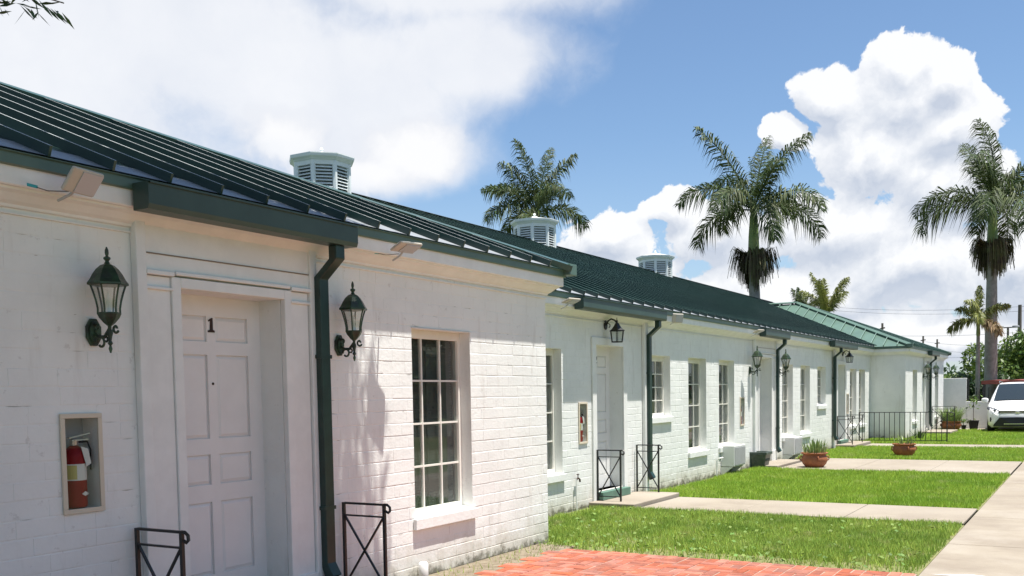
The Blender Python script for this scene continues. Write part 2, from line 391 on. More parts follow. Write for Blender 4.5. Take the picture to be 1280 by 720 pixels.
struct(MB().box(36.6, 38.7, 4.2, 5.11, -.05, .10).build('door_stoop', CONC2, bevel=.012))
struct(MB().box(4.0, 5.85, 4.3, 5.11, -.05, .14).build('door_stoop', CONC2, bevel=.012))
struct(MB().box(40.75, 43.5, -30, 4.9, -.055, -.012).build('driveway', CONC))
struct(MB().box(.2, 9.2, 4.67, 5.12, -.055, .0).build('soil_strip', SOIL))
MB().add([(9.04, 1.18, .0035), (9.06, .80, .0035), (9.13, .74, .0035), (9.17, .90, .0035), (9.12, 1.15, .0035)], [(0, 1, 2, 3)]).build('painted_mark', LPAINT, walk)

# lawns: soil sheet and real blades
def lawn(x0, x1, y0, y1, dens, hgt, wid, mt, name='grass', label=''):
    A = (x1-x0)*(y1-y0); n = int(A*dens)
    px = x0+rng.random(n)*(x1-x0)+rng.normal(size=n)*.012; py = y0+rng.random(n)*(y1-y0)+rng.normal(size=n)*.012
    # clumping: thin out by a cheap value noise
    ph = rng.random(8)*6.28
    cl = sum(np.sin(px*a+ph[i])*np.sin(py*b+ph[i+4]) for i, (a, b) in enumerate(((3.1, 2.7), (6.3, 7.1), (13., 11.), (1.3, 1.7))))/4
    keep = rng.random(n) < .74+.8*cl
    edge = np.minimum.reduce([px-x0, x1-px, py-y0, y1-py])
    px, py, cl = px[keep], py[keep], cl[keep]; n = len(px)
    h = hgt*(.55+.75*rng.random(n))*(1+.45*cl); th = rng.random(n)*6.283; wd = wid*(.6+.8*rng.random(n))
    lean = h*(.25+.75*rng.random(n)); la = rng.random(n)*6.283
    dx, dy = np.cos(th)*wd/2, np.sin(th)*wd/2
    z0 = np.full(n, -.03)
    V = np.stack([np.stack([px-dx, py-dy, z0], 1), np.stack([px+dx, py+dy, z0], 1),
                  np.stack([px+np.cos(la)*lean, py+np.sin(la)*lean, h], 1)], 1).reshape(-1, 3)
    o = fast_mesh(name, V, np.arange(3*n).reshape(-1, 3), mt)
    return tag(o, label, 'grass', kind='stuff')
def soil_sheet(x0, x1, y0, y1): struct(MB().box(x0, x1, y0, y1, -.058, -.018).build('lawn', LAWNB))
soil_sheet(9.03, 12.6, 1.285, 6.17); soil_sheet(14.24, 20.13, 1.285, 6.17); soil_sheet(23.57, 28.68, 1.285, 6.17); soil_sheet(30.22, 40.74, 1.285, 5.1)
soil_sheet(30.22, 33.08, 5.1, 6.17); soil_sheet(37.7, 40.74, -8, 1.28)
lawn(9.44, 12.58, 1.31, 6.05, 6000, .046, .011, GRASSW, label='weedy patch of lawn beside the red brick patio')
lawn(9.08, 9.46, 1.31, 5.05, 1500, .045, .011, GRASSW, label='thin strip of weedy lawn along the red pavers')
lawn(14.26, 20.1, 1.31, 6.05, 4200, .048, .013, GRASS, label='bright green lawn between the two door paths')
lawn(23.6, 28.66, 1.31, 6.05, 2600, .055, .018, GRASS, label='bright green lawn around the second terracotta pot')
lawn(30.24, 40.7, 1.31, 5.08, 1600, .06, .026, GRASS, label='far lawn behind the picket railing, up to the minivan')
lawn(30.24, 33.05, 5.1, 6.1, 1400, .06, .026, GRASS, label='corner of lawn between the far wing side wall and the picket railing')
lawn(4., 9.0, 4.72, 5.08, 260, .05, .012, GRASSW, label='sparse weeds in the soil strip under the bay wall')

n = 480; cx_ = 9.1+rng.random(n)**1.6*3.3; cy_ = 1.4+rng.random(n)*4.4; a_ = rng.random(n)*6.283; s_ = .012+.016*rng.random(n); zz_ = .02+.03*rng.random(n)
V_ = np.stack([np.stack([cx_+np.cos(a_+q)*s_, cy_+np.sin(a_+q)*s_, zz_+.012*np.sin(q+a_*3)], 1) for q in (0, 1.57, 3.14, 4.71)], 1).reshape(-1, 3)
tag(fast_mesh('weeds', V_, np.arange(4*n).reshape(-1, 4), WEED), 'small round leaved weeds scattered in the lawn by the brick patio', 'weeds', kind='stuff')
# red paver patio in basket weave
patio = struct(MB().box(-3, 9.0, 1.285, 4.66, -.055, .001).build('brick_patio', SAND))
S, G = .205, .011
def paver_mesh(l, wd_):
    b = MB(); e = .006
    b.add([(0, 0, 0), (l, 0, 0), (l, wd_, 0), (0, wd_, 0), (0, 0, .035-e), (l, 0, .035-e), (l, wd_, .035-e), (0, wd_, .035-e), (e, e, .035), (l-e, e, .035), (l-e, wd_-e, .035), (e, wd_-e, .035)],
          [(0, 1, 5, 4), (1, 2, 6, 5), (2, 3, 7, 6), (3, 0, 4, 7), (4, 5, 9, 8), (5, 6, 10, 9), (6, 7, 11, 10), (7, 4, 8, 11), (8, 9, 10, 11)])
    return b
PM = []
for kx in (0, 1):
    b = paver_mesh(*((S-G, S/2-G) if kx == 0 else (S/2-G, S-G)))
    me = bpy.data.meshes.new('brick'); me.from_pydata(b.v, [], b.f); me.materials.append(BRICKR); PM.append((me, b))
rest = MB(); cnt = 0
nx, ny = int(12/S), int((4.66-1.30)/S)
for ix in range(nx):
    for iy in range(ny+1):
        for h in (0, 1):
            odd = (ix+iy) % 2
            px = 8.995-(ix+1)*S+(h*S/2 if odd else 0); py = 1.30+iy*S+(0 if odd else h*S/2)
            if py > 4.62: continue
            z = -.028+random.uniform(-.002, .004)
            if cnt < 300 and px > 7.35:
                o = link('brick', PM[odd][0], patio, loc=(px, py, z)); o.rotation_euler = (random.uniform(-.01, .01), random.uniform(-.01, .01), random.uniform(-.012, .012)); cnt += 1
            else:
                rest.add([(a+px, b_+py, c_+z) for a, b_, c_ in PM[odd][1].v], PM[odd][1].f)
r_ = rest.build('brick', BRICKR, patio, fix=False); r_['kind'] = 'stuff'

# ================================================================== BUILDING
BASE = Vector((21.25, 8.5, 0))
bld = thing('motel_building', 'long white painted brick motel building with green ribbed metal roof and louvered cupolas', 'building', BASE)
INV = Matrix.Translation(-BASE)
def part(o): o.parent = bld; o.matrix_parent_inverse = INV; return o

class Op:            # wall opening
    def __init__(s, x0, x1, z0, z1): s.x0, s.x1, s.z0, s.z1 = x0, x1, z0, z1
WZ0, WZ1 = .53, 2.21
WW = .93
wins_main = [(x, WZ0, WZ1) for x in (10.86, 16.62, 18.27, 22.72, 24.36, 30.02, 31.33)]+[(14.82, 1.20, WZ1), (26.06, 1.20, WZ1)]
wins_near = [(6.97, WZ0, WZ1), (1.84, WZ0, WZ1)]; wins_far = [(34.55, WZ0, WZ1), (39.8, WZ0, WZ1)]
door_main = [13.30, 21.25, 28.82]; DOORW = .94
ops_main = [Op(x, x+WW, z0, z1) for x, z0, z1 in wins_main]+[Op(c-DOORW/2, c+DOORW/2, .18, 2.30) for c in door_main]
ops_near = [Op(x, x+WW, z0, z1) for x, z0, z1 in wins_near]+[Op(4.43, 5.37, .18, 2.32)]
ops_far = [Op(x, x+WW, z0, z1) for x, z0, z1 in wins_far]+[Op(37.2, 38.14, .18, 2.32)]
REV = .21
CABS = [(3.545, YB, .95), (12.27, YM, .90), (19.55, YM, .90), (29.55, YM, .90)]
for cx_, cy_, cz_ in CABS: (ops_near if cy_ == YB else ops_main).append(Op(cx_+.022, cx_+.253, cz_+.022, cz_+.563))
def wall(x0, x1, Y, ztop, ops, name='wall'):
    xs = sorted({x0, x1}|{o.x0 for o in ops}|{o.x1 for o in ops}); b = MB()
    for a, c in zip(xs, xs[1:]):
        cov = sorted([o for o in ops if o.x0 <= a+1e-6 and o.x1 >= c-1e-6], key=lambda o: o.z0); z = -.05
        for o in cov:
            b.add([(a, Y, z), (c, Y, z), (c, Y, o.z0), (a, Y, o.z0)], [(0, 1, 2, 3)]); z = o.z1
        b.add([(a, Y, z), (c, Y, z), (c, Y, ztop), (a, Y, ztop)], [(0, 1, 2, 3)])
    for o in ops:
        y0, y1 = Y, Y+REV+.03
        b.add([(o.x0, y0, o.z0), (o.x0, y1, o.z0), (o.x0, y1, o.z1), (o.x0, y0, o.z1)], [(0, 1, 2, 3)])
        b.add([(o.x1, y0, o.z0), (o.x1, y1, o.z0), (o.x1, y1, o.z1), (o.x1, y0, o.z1)], [(3, 2, 1, 0)])
        b.add([(o.x0, y0, o.z1), (o.x1, y0, o.z1), (o.x1, y1, o.z1), (o.x0, y1, o.z1)], [(0, 1, 2, 3)])
        b.add([(o.x0, y0, o.z0), (o.x1, y0, o.z0), (o.x1, y1, o.z0), (o.x0, y1, o.z0)], [(3, 2, 1, 0)])
    return part(b.build(name, WALL, fix=False))
ZT = 2.95
w_near = wall(XA, XB, YB, ZT, ops_near); w_main = wall(XB, XCn, YM, ZT, ops_main); w_far = wall(XCn, XD, YB, ZT, ops_far)
side = MB()
side.add([(XB, YB, -.05), (XB, YM, -.05), (XB, YM, ZT), (XB, YB, ZT)], [(0, 1, 2, 3)])
side.add([(XCn, YB, -.05), (XCn, YM, -.05), (XCn, YM, ZT), (XCn, YB, ZT)], [(0, 1, 2, 3)])
side.add([(XD, YB, -.05), (XD, 17.46, -.05), (XD, 17.46, ZT), (XD, YB, ZT)], [(0, 1, 2, 3)])
side.add([(XA, YB, -.05), (XA, 17.46, -.05), (XA, 17.46, ZT), (XA, YB, ZT)], [(0, 1, 2, 3)])
side.add([(XA, 17.46, -.05), (XD, 17.46, -.05), (XD, 17.46, ZT), (XA, 17.46, ZT)], [(0, 1, 2, 3)])
part(side.build('wall', WALL, fix=False))
# floor of the rooms keeps daylight out from below
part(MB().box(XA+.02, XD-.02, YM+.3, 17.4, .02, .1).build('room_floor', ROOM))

# ---- painted bricks: the course joints stand a few millimetres back
CH = .1055
def brick_geo(x0, x1, z0, z1, Y):
    p = .0014+random.uniform(-.0006, .0011); gx, ex, gz, ez = .0004, .0016, .0014, .0065
    j = lambda k=1.: random.uniform(-.0012, .0012)*k
    o = [(x0+gx+j(.3), Y+.001, z0+gz+j()), (x1-gx+j(.3), Y+.001, z0+gz+j()), (x1-gx+j(.3), Y+.001, z1-gz+j()), (x0+gx+j(.3), Y+.001, z1-gz+j())]
    i = [(x0+gx+ex+j(), Y-p+j(.5), z0+gz+ez+j(2)), (x1-gx-ex+j(), Y-p+j(.5), z0+gz+ez+j(2)), (x1-gx-ex+j(), Y-p+j(.5), z1-gz-ez*.6+j(2)), (x0+gx+ex+j(), Y-p+j(.5), z1-gz-ez*.6+j(2))]
    return o+i, [(0, 1, 5, 4), (1, 2, 6, 5), (2, 3, 7, 6), (3, 0, 4, 7), (4, 5, 6, 7)]
def layout(x0, x1, Y, ops, skip):
    out = []; row = 0; z = .0
    while z+CH < 2.66:
        x = x0-random.choice((0, .1, .2)); z1 = z+CH
        cuts = [(o.x0, o.x1) for o in ops+skip if o.z0 < z1-.02 and o.z1 > z+.02]
        while x < x1:
            L = random.choice((.205, .30, .30, .405)); a, c = max(x, x0), min(x+L, x1); segs = [(a, c)]
            for (p, q) in cuts:
                segs = [t for s_, e_ in segs for t in ((s_, min(e_, p)), (max(s_, q), e_)) if t[1]-t[0] > .035]
            out += [(s_, e_, z, z1) for s_, e_ in segs]; x += L
        z = z1; row += 1
    return out
sk_near = [Op(4.06, 5.74, 0, 2.8)]
lst = layout(XA, XB, YB, ops_near, sk_near)
vis = [b for b in lst if b[0] > 3.1]
vis.sort(key=lambda b: (b[0]))
own = set(vis[:100]+sorted(vis[100:], key=lambda b: -(b[0] > 6.2)*10+b[0])[:200])
st = MB()
for b in lst:
    v, f = brick_geo(*b, YB)
    if b in own: MB().add(v, f).build('brick', WALL, w_near, fix=False)
    else: st.add(v, f)
st.build('brick', WALL, w_near, fix=False)['kind'] = 'stuff'
ck = MB()
for _ in range(85):
    b = random.choice(vis); L = random.uniform(.02, .11); xa = random.uniform(b[0], max(b[0], b[1]-L)); hh = random.uniform(.0012, .0030); zz = b[2]+random.uniform(-.001, .001)
    if random.random() < .22: ck.add([(b[0]-hh/2, YB-.0022, b[2]+.015), (b[0]+hh/2, YB-.0022, b[2]+.02), (b[0]+hh/3, YB-.0022, b[2]+.085), (b[0]-hh/3, YB-.0022, b[2]+.08)], [(0, 1, 2, 3)])
    else: ck.add([(xa, YB-.0022, zz), (xa+L*.5, YB-.0022, zz-hh), (xa+L, YB-.0022, zz+.001), (xa+L*.4, YB-.0022, zz+hh*.6)], [(0, 1, 2, 3)])
ck.build('joint_crack', CRACK, w_near, fix=False)['kind'] = 'stuff'
sk_main = [Op(12.70, 13.92, 0, 2.42), Op(20.3, 22.2, 0, 2.8), Op(28.2, 29.44, 0, 2.42), Op(14.5, 14.7, 0, 2.8), Op(27.75, 27.95, 0, 2.8)]
sk_far = [Op(36.85, 38.5, 0, 2.8)]
for (x0, x1, Y, ops, skp, par) in ((XB, XCn, YM, ops_main, sk_main, w_main), (XCn, XD, YB, ops_far, sk_far, w_far)):
    st = MB()
    for b in layout(x0, x1, Y, ops, skp): st.add(*brick_geo(*b, Y))
    st.build('brick', WALL, par, fix=False)['kind'] = 'stuff'

# ---- cornice, drip edge: swept round the front outline
OUT = [(XA, 12), (XA, YB), (XB, YB), (XB, YM), (XCn, YM), (XCn, YB), (XD, YB), (XD, 12)]
def offset(path, o):
    """outward is to the right-hand side walking the list (front = -Y)"""
    n = []
    for a, b in zip(path, path[1:]):
        d = Vector((b[0]-a[0], b[1]-a[1])).normalized(); n.append(Vector((d.y, -d.x)))
    out = []
    for i, p in enumerate(path):
        if i == 0: q = n[0]
        elif i == len(path)-1: q = n[-1]
        else: q = n[i-1]+n[i] if abs(n[i-1].dot(n[i])) < .01 else n[i]
        out.append((p[0]+q.x*o, p[1]+q.y*o))
    return out
def sweep(prof, name, mt, bevel=0):
    b = MB(); k_ = len(OUT); n = len(prof); vs = []
    for o, z in prof: vs += [(x, y, z) for x, y in offset(OUT, o)]
    b.add(vs, [(j*k_+i, j*k_+i+1, ((j+1) % n)*k_+i+1, ((j+1) % n)*k_+i) for j in range(n) for i in range(k_-1)])
    return part(b.build(name, mt, bevel=bevel))
sweep([(.0, 2.665), (.022, 2.67), (.026, 2.685), (.05, 2.70), (.085, 2.735), (.115, 2.748), (.118, 2.76), (.145, 2.762), (.15, 2.768), (.15, 2.862), (.0, 2.862)], 'cornice', TRIM)
sweep([(.012, 2.632), (.018, 2.634), (.018, 2.642), (.0, 2.644), (.0, 2.632)], 'cornice_line', TRIM)
sweep([(.12, 2.864), (.168, 2.862), (.172, 2.868), (.172, 2.925), (.19, 2.93), (.19, 2.934), (.12, 2.934)], 'drip_edge', GREEN)

# ---- roofs
SL = .405; OV = .195; ZE = 2.938; PW = .41; RH, RW = .060, .017
roof = part(MB().box(21.1, 21.4, 11.6, 12.0, 4.6, 4.7).build('roof', GREENR))
rt = MB()
def panel(mb, p0, along, up, wd_, l0, l1, rib=True):
    """ribbed sheet: p0 at the eave, 'along' unit vector along the eave, 'up' slope vector per metre of plan run; l0,l1 run lengths at both edges"""
    p0, along, up = Vector(p0), Vector(along), Vector(up); n = along.cross(up).normalized()
    if n.z < 0: n = -n
    a = p0; b = p0+along*wd_
    mb.add([a, b, b+up*l1, a+up*l0], [(0, 1, 2, 3)])
    if not rib: return
    a1 = p0+along*RW
    l01 = l0+(l1-l0)*RW/wd_
    rt.add([q+n*(RH+.002) for q in (a, a1, a1+up*l01, a+up*l0)], [(0, 1, 2, 3)])
    base = [a+n*.001, a1+n*.001, a1+up*l01+n*.001, a+up*l0+n*.001]
    mb.add(base+[q+n*RH for q in base], [(0, 1, 5, 4), (1, 2, 6, 5), (2, 3, 7, 6), (3, 0, 4, 7), (4, 5, 6, 7)])
UPF = (0, 1, SL)
RY = 11.82; RUN = RY-(YM-OV)
b = MB(); panel(b, (0, 0, 0), (1, 0, 0), UPF, PW, RUN, RUN)
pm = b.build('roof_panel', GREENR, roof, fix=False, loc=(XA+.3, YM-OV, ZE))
rtm = rt.build('rib_highlight', RIBG, roof, fix=False, loc=(XA+.3, YM-OV, ZE)); rt = MB()
n = int((XD-.2-XA)/PW)
for i in range(1, n): link('roof_panel', pm.data, roof, loc=(XA+.3+i*PW, YM-OV, ZE)); link('rib_highlight', rtm.data, roof, loc=(XA+.3+i*PW, YM-OV, ZE))
# back slope and gable ends of the main roof
ZR = ZE+RUN*SL
bk = MB(); x0, x1 = XA+.3, XA+.3+n*PW
bk.add([(x0, RY, ZR), (x1, RY, ZR), (x1, RY+RUN, ZE), (x0, RY+RUN, ZE)], [(0, 1, 2, 3)])
for xx in (x0, x1): bk.add([(xx, YM-OV, ZE), (xx, RY+RUN, ZE), (xx, RY, ZR)], [(0, 1, 2)])
bk.build('roof_panel', GREENR, roof, fix=False)
cap = MB()
for s_ in (-1, 1): cap.add([(x0, RY, ZR+.075), (x1, RY, ZR+.075), (x1, RY+s_*.16, ZR+.02), (x0, RY+s_*.16, ZR+.02)], [(0, 1, 2, 3)])
cap.build('ridge_cap', GREENR, roof, fix=False)
def hip(xl, xr):
    xl -= OV; xr += OV; yf = YB-OV; half = (xr-xl)/2; ap = Vector(((xl+xr)/2, yf+half, ZE+half*SL)); back = 14.0
    run = lambda t, L: max(0., min(t, L-t, half))
    x = xl
    while x < xr-.02:
        wd_ = min(PW, xr-x); b = MB()
        m_ = ap.x
        if x < m_ < x+wd_:     # split at the apex
            panel(b, (x, yf, ZE), (1, 0, 0), UPF, m_-x, run(x-xl, 2*half), half); panel(b, (m_, yf, ZE), (1, 0, 0), UPF, x+wd_-m_, half, run(x+wd_-xl, 2*half), False)
        else: panel(b, (x, yf, ZE), (1, 0, 0), UPF, wd_, run(x-xl, 2*half), run(x+wd_-xl, 2*half))
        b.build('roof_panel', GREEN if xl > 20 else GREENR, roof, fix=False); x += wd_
        rt.build('rib_highlight', RIBF if xl > 20 else RIBLIT, roof, fix=False); rt.__init__()
    for sx, xe in ((1, xl), (-1, xr)):
        y = yf; up = (sx, 0, SL)
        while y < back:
            b = MB(); panel(b, (xe, y, ZE), (0, 1, 0), up, PW, min(y-yf, half), min(y+PW-yf, half)); b.build('roof_panel', GREEN, roof, fix=False); y += PW; rt.build('rib_highlight', RIBF if xl > 20 else RIBLIT, roof, fix=False); rt.__init__()
    for cx in (xl, xr):   # hip caps
        a = Vector((cx, yf, ZE)); d = (ap-a); u_ = d.normalized(); sx = 1 if cx == xl else -1
        n1_ = Vector((0, -SL, 1)).normalized(); n2_ = Vector((-sx*SL, 0, 1)).normalized()
        t1 = n1_.cross(u_).normalized(); t2 = u_.cross(n2_).normalized()
        if t1.x*sx < 0: t1 = -t1
        if t2.y < 0: t2 = -t2
        top = Vector((0, 0, RH+.018)); c_ = MB()
        for t_, nn in ((t1, n1_), (t2, n2_)):
            q = t_*.10+nn*(RH+.004)
            c_.add([a+top, ap+top, ap+q, a+q, ], [(0, 1, 2, 3)]); c_.add([a+q, ap+q, ap+t_*.10, a+t_*.10], [(0, 1, 2, 3)])
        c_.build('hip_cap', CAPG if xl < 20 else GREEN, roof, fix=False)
        MB().cbox((cx, yf+.03, ZE+.005), (.17, .17, .12)).build('hip_end_cap', GREEN, roof, bevel=.006)
    c_ = MB()
    for s_ in (-1, 1): c_.add([(ap.x, ap.y, ap.z+.08), (ap.x, back, ap.z+.08), (ap.x+s_*.16, back, ap.z+.03), (ap.x+s_*.16, ap.y, ap.z+.03)], [(0, 1, 2, 3)])
    c_.build('ridge_cap', GREEN, roof, fix=False)
hip(XA, XB); hip(XCn, XD)
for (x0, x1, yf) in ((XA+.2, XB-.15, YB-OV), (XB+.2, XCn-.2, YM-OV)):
    MB().add([(x0, yf+.008, ZE+.007), (x1, yf+.008, ZE+.007), (x1-.3, yf+.30, ZE+.007+.292*SL), (x0+.3, yf+.30, ZE+.007+.292*SL)], [(0, 1, 2, 3)]).build('lit_eave_strip', EAVELIT, roof, fix=False)

# ---- cupolas
def cupola(X):
    def octa(r, z, rot=22.5): return [(r*math.cos(R(rot+45*i)), r*math.sin(R(rot+45*i)), z) for i in range(8)]
    z0, z1 = 4.78, 5.70; ri = .475/math.cos(R(22.5)); b = MB()
    for i in range(8):
        a = R(22.5+45*i); b.lathe([(.045, z0), (.045, z1)], 6, ((ri-.035)*math.cos(a), (ri-.035)*math.sin(a), 0))
    rings = [octa(ri-.10, z0), octa(ri-.10, z1)]
    for (ra, za, zb) in ((ri, z1-.07, z1), (ri+.01, z0, z0+.33)):
        b.add(octa(ra, za)+octa(ra, zb)+octa(ra-.09, za)+octa(ra-.09, zb), [(i, (i+1) % 8, 8+(i+1) % 8, 8+i) for i in range(8)]+[(16+i, 16+(i+1) % 8, (i+1) % 8, i) for i in range(8)]+[(8+i, 8+(i+1) % 8, 24+(i+1) % 8, 24+i) for i in range(8)])
    o = part(b.build('cupola', LOUV, loc=(X, RY, 0)))
    MB().add(rings[0]+rings[1], [(i, (i+1) % 8, 8+(i+1) % 8, 8+i) for i in range(8)]).build('dark_gap_backing', GAPSHADE, o)
    c = MB(); prof = [(ri+.0, z1), (ri+.02, z1+.015), (ri+.03, z1+.03), (ri+.075, z1+.06), (ri+.085, z1+.10), (ri+.085, z1+.115)]
    for (ra, za), (rb, zb) in zip(prof, prof[1:]): c.add(octa(ra, za)+octa(rb, zb), [(i, (i+1) % 8, 8+(i+1) % 8, 8+i) for i in range(8)])
    c.add(octa(ri+.085, z1+.115), [tuple(range(8))]); c.add(octa(ri, z1), [tuple(range(8))])
    c.build('cornice_rim', LOUV, o)
    c = MB(); c.add(octa(ri+.05, z1+.118)+octa(.10, z1+.21), [(i, (i+1) % 8, 8+(i+1) % 8, 8+i) for i in range(8)]+[tuple(range(8, 16))]); c.build('cap_roof', CREAM if False else LOUV, o)
    MB().lathe([(.09, z1+.20), (.07, z1+.235), (.025, z1+.25), (.02, z1+.27), (.035, z1+.29), (.01, z1+.32)], 10).build('finial', LOUV, o, True)
    fw = 2*(ri)*math.sin(R(22.5))-.115; sl = None
    for i in range(8):
        for j in range(9):
            if sl is None:
                s_ = MB(); q = [(-.012, -.004), (.034, -.040), (.038, -.034), (-.008, .002)]
                s_.prism([(x_, -fw/2, z_) for x_, z_ in q], (0, fw, 0)); so_ = s_.build('louver_slat', LOUV, o); sl = so_.data
            else: so_ = link('louver_slat', sl, o)
            a = R(45*i); rr = .435
            so_.location = (rr*math.cos(a), rr*math.sin(a), z0+.385+j*.056); so_.rotation_euler = (0, 0, a)
for X in (13.55, 21.25, 28.95): cupola(X)

# ---- windows
def window(w_, h, rows, near=False):
    """local: x along wall, y into wall, z up, origin at the lower left corner of the opening on the wall face"""
    fy = .115; fr = .038
    b = MB().box(0, fr, fy, fy+.06, 0, h).box(w_-fr, w_, fy, fy+.06, 0, h).box(fr, w_-fr, fy, fy+.06, 0, fr+.02).box(fr, w_-fr, fy, fy+.06, h-fr-.05, h)
    o = part(b.build('window', SASH, bevel=.003))
    gx0, gx1, gz0, gz1 = fr, w_-fr, fr+.02, h-fr-.05; cols = 3; mw = .017
    pw, ph = (gx1-gx0-(cols-1)*mw)/cols, (gz1-gz0-(rows-1)*mw)/rows
    for i in range(1, cols):
        xx = gx0+i*(pw+mw)-mw; MB().box(xx, xx+mw, fy+.012, fy+.042, gz0, gz1).build('muntin', SASH, o)
    for j in range(1, rows):
        zz = gz0+j*(ph+mw)-mw; MB().box(gx0, gx1, fy+.014, fy+.040, zz, zz+mw).build('muntin', SASH, o)
    pb = MB().box(0, pw+.006, 0, .004, 0, ph+.006); pmsh = None
    for i in range(cols):
        for j in range(rows):
            l_ = (gx0+i*(pw+mw)-.003, fy+.026, gz0+j*(ph+mw)-.003)
            if pmsh is None: p_ = pb.build('pane', GLASS, o, loc=l_); pmsh = p_.data
            else: link('pane', pmsh, o, loc=l_)
    s_ = MB().prism([(-.045, -.045, 0), (-.045, -.045, -.095), (-.045, .02, -.10), (-.045, fy+.02, -.06), (-.045, fy+.02, .022), (-.045, 0, .004)], (w_+.09, 0, 0))
    s_.v = [(min(max(x_, -.045), w_+.045), y_, z_) for x_, y_, z_ in s_.v]
    # the sill is wider than the opening only outside the wall
    s2 = MB().prism([(-.04, -.045, -.002), (-.04, -.045, -.10), (-.04, -.006, -.10), (-.04, -.006, .0)], (w_+.08, 0, 0)).prism([(.004, -.006, .0), (.004, -.006, -.02), (.004, fy, -.02), (.004, fy, .018)], (w_-.008, 0, 0))
    s2.build('sill', WALL, o, bevel=.006)
    if near:
        MB().box(-.01, w_+.02, -.012, .10, h-.012, h-.004).build('drip_cap', WPAINT, o)
        bl = MB(); zz = gz0
        while zz < gz1: bl.box(gx0+.005, gx1-.005, fy+.075, fy+.079, zz, zz+.0225); zz += .026
        for xx in (.25, .5, .75): bl.box(w_*xx-.006, w_*xx+.006, fy+.066, fy+.068, gz0, gz1)
        bl.box(-.1, w_+.45, fy+.132, fy+.142, -.1, h+.1)
        bl.build('blind', BLIND, o)
    else:
        cu = MB(); N = 26
        for (xa, xb) in ((.02, w_*.36), (w_*.62, w_-.02)):
            pts = [(xa+(xb-xa)*i/N, fy+.16+.022*math.sin(i*1.9)) for i in range(N+1)]
            cu.add([(x_, y_, .02) for x_, y_ in pts]+[(x_, y_, h-.02) for x_, y_ in pts], [(i, i+1, N+2+i, N+1+i) for i in range(N)])
        cu.build('curtain', CURT, o, True, fix=False)
        MB().box(-.05, w_+.05, fy+.55, fy+.57, -.1, h+.1).build('room_backdrop', ROOM, o)  # dark sheet added to stand for the unlit room
    return o
H_T, H_S = WZ1-WZ0, WZ1-1.20
wn = window(WW, H_T, 4, True); wn.location = (6.97, YB, WZ0)
wt = window(WW, H_T, 4); ws = window(WW, H_S, 4)
def put(proto, first, loc):
    if first: proto.location = loc; return proto
    c = dup(proto, bld, loc); c.matrix_parent_inverse = INV; return c
put(wn, False, (1.84, YB, WZ0))
for i, (x, z0, z1) in enumerate([q for q in wins_main if q[1] == WZ0]): put(wt, i == 0, (x, YM, z0))
for (x, z0, z1) in wins_far: put(wt, False, (x, YB, z0))
for i, (x, z0, z1) in enumerate([q for q in wins_main if q[1] != WZ0]): put(ws, i == 0, (x, YM, z0))

# ---- doors
def door(X0, Y, z0, z1, num=None, w_=.94):
    h = z1-z0; y = REV; b = MB()
    o = part(b.box(0, w_, y+.018, y+.05, 0, h).build('door', DOORP)); o.location = (X0, Y, z0)
    xs = [(.125, .43), (.51, .815)]; k = h/2.12
    zs = [(.18*k, .70*k), (.80*k, 1.02*k) if False else (.80*k, 1.0*k), (1.12*k, 1.70*k), (1.80*k, 1.98*k)]
    zs = [(.19*k, .70*k), (.82*k, 1.03*k), (1.14*k, 1.72*k), (1.81*k, 1.985*k)]
    # stiles and rails stand proud of the panel ground
    rl = MB(); prevz = 0
    for (a, c) in zs: rl.box(0, w_, y, y+.0178, prevz, a); prevz = c
    rl.box(0, w_, y, y+.0178, prevz, h)
    for (a, c) in zs:
        for (xa, xb) in ((0, xs[0][0]), (xs[0][1], xs[1][0]), (xs[1][1], w_)): rl.box(xa, xb, y, y+.0178, a, c)
    rl.build('stiles_and_rails', DOORP, o)
    for (xa, xb) in xs:
        for (a, c) in zs:
            e = .028; p = MB(); q = .004
            p.add([(xa+q, y+.0177, a+q), (xb-q, y+.0177, a+q), (xb-q, y+.0177, c-q), (xa+q, y+.0177, c-q), (xa+e, y+.003, a+e), (xb-e, y+.003, a+e), (xb-e, y+.003, c-e), (xa+e, y+.003, c-e)],
                  [(0, 1, 5, 4), (1, 2, 6, 5), (2, 3, 7, 6), (3, 0, 4, 7), (4, 5, 6, 7)])
            p.build('panel', DOORP, o, fix=False)
    zt = 1.965*k
    if num == 1:
        pl = [(-.012, 0), (.012, 0)]
        out = [(-.030, 0), (.030, 0), (.030, .012), (.014, .018), (.014, .100), (.004, .100), (-.026, .084), (-.022, .074), (-.008, .080), (-.012, .018), (-.030, .012)]
        MB().prism([(w_/2+a, y-.006, zt-.09+c) for a, c in out], (0, .005, 0)).build('door_number', BRONZE, o)
    elif num == 2:
        pts = [(-.024, .075), (-.02, .092), (0, .1), (.02, .092), (.024, .075), (.014, .05), (-.008, .026), (-.022, .006), (.026, .006)]
        MB().tube([(w_/2-.0+a, y-.004, zt-.09+c) for a, c in pts], .0065, 5).build('door_number', BRONZE, o)
    ph = MB().lathe([(.010, 0), (.010, .004), (.003, .005)], 8).build('peephole', BRONZE, o); ph.location = (w_/2, y-.001, 1.52*k); ph.rotation_euler = (R(90), 0, 0)
    MB().box(.0, w_, .04, y+.03, -.02, .0).build('threshold', GALV, o)
    return o
door(4.43, YB, .18, 2.32, 1); door(door_main[0]-.47, YM, .18, 2.30, 2); door(door_main[1]-.47, YM, .18, 2.30); door(door_main[2]-.47, YM, .18, 2.30); door(37.2, YB, .18, 2.32)
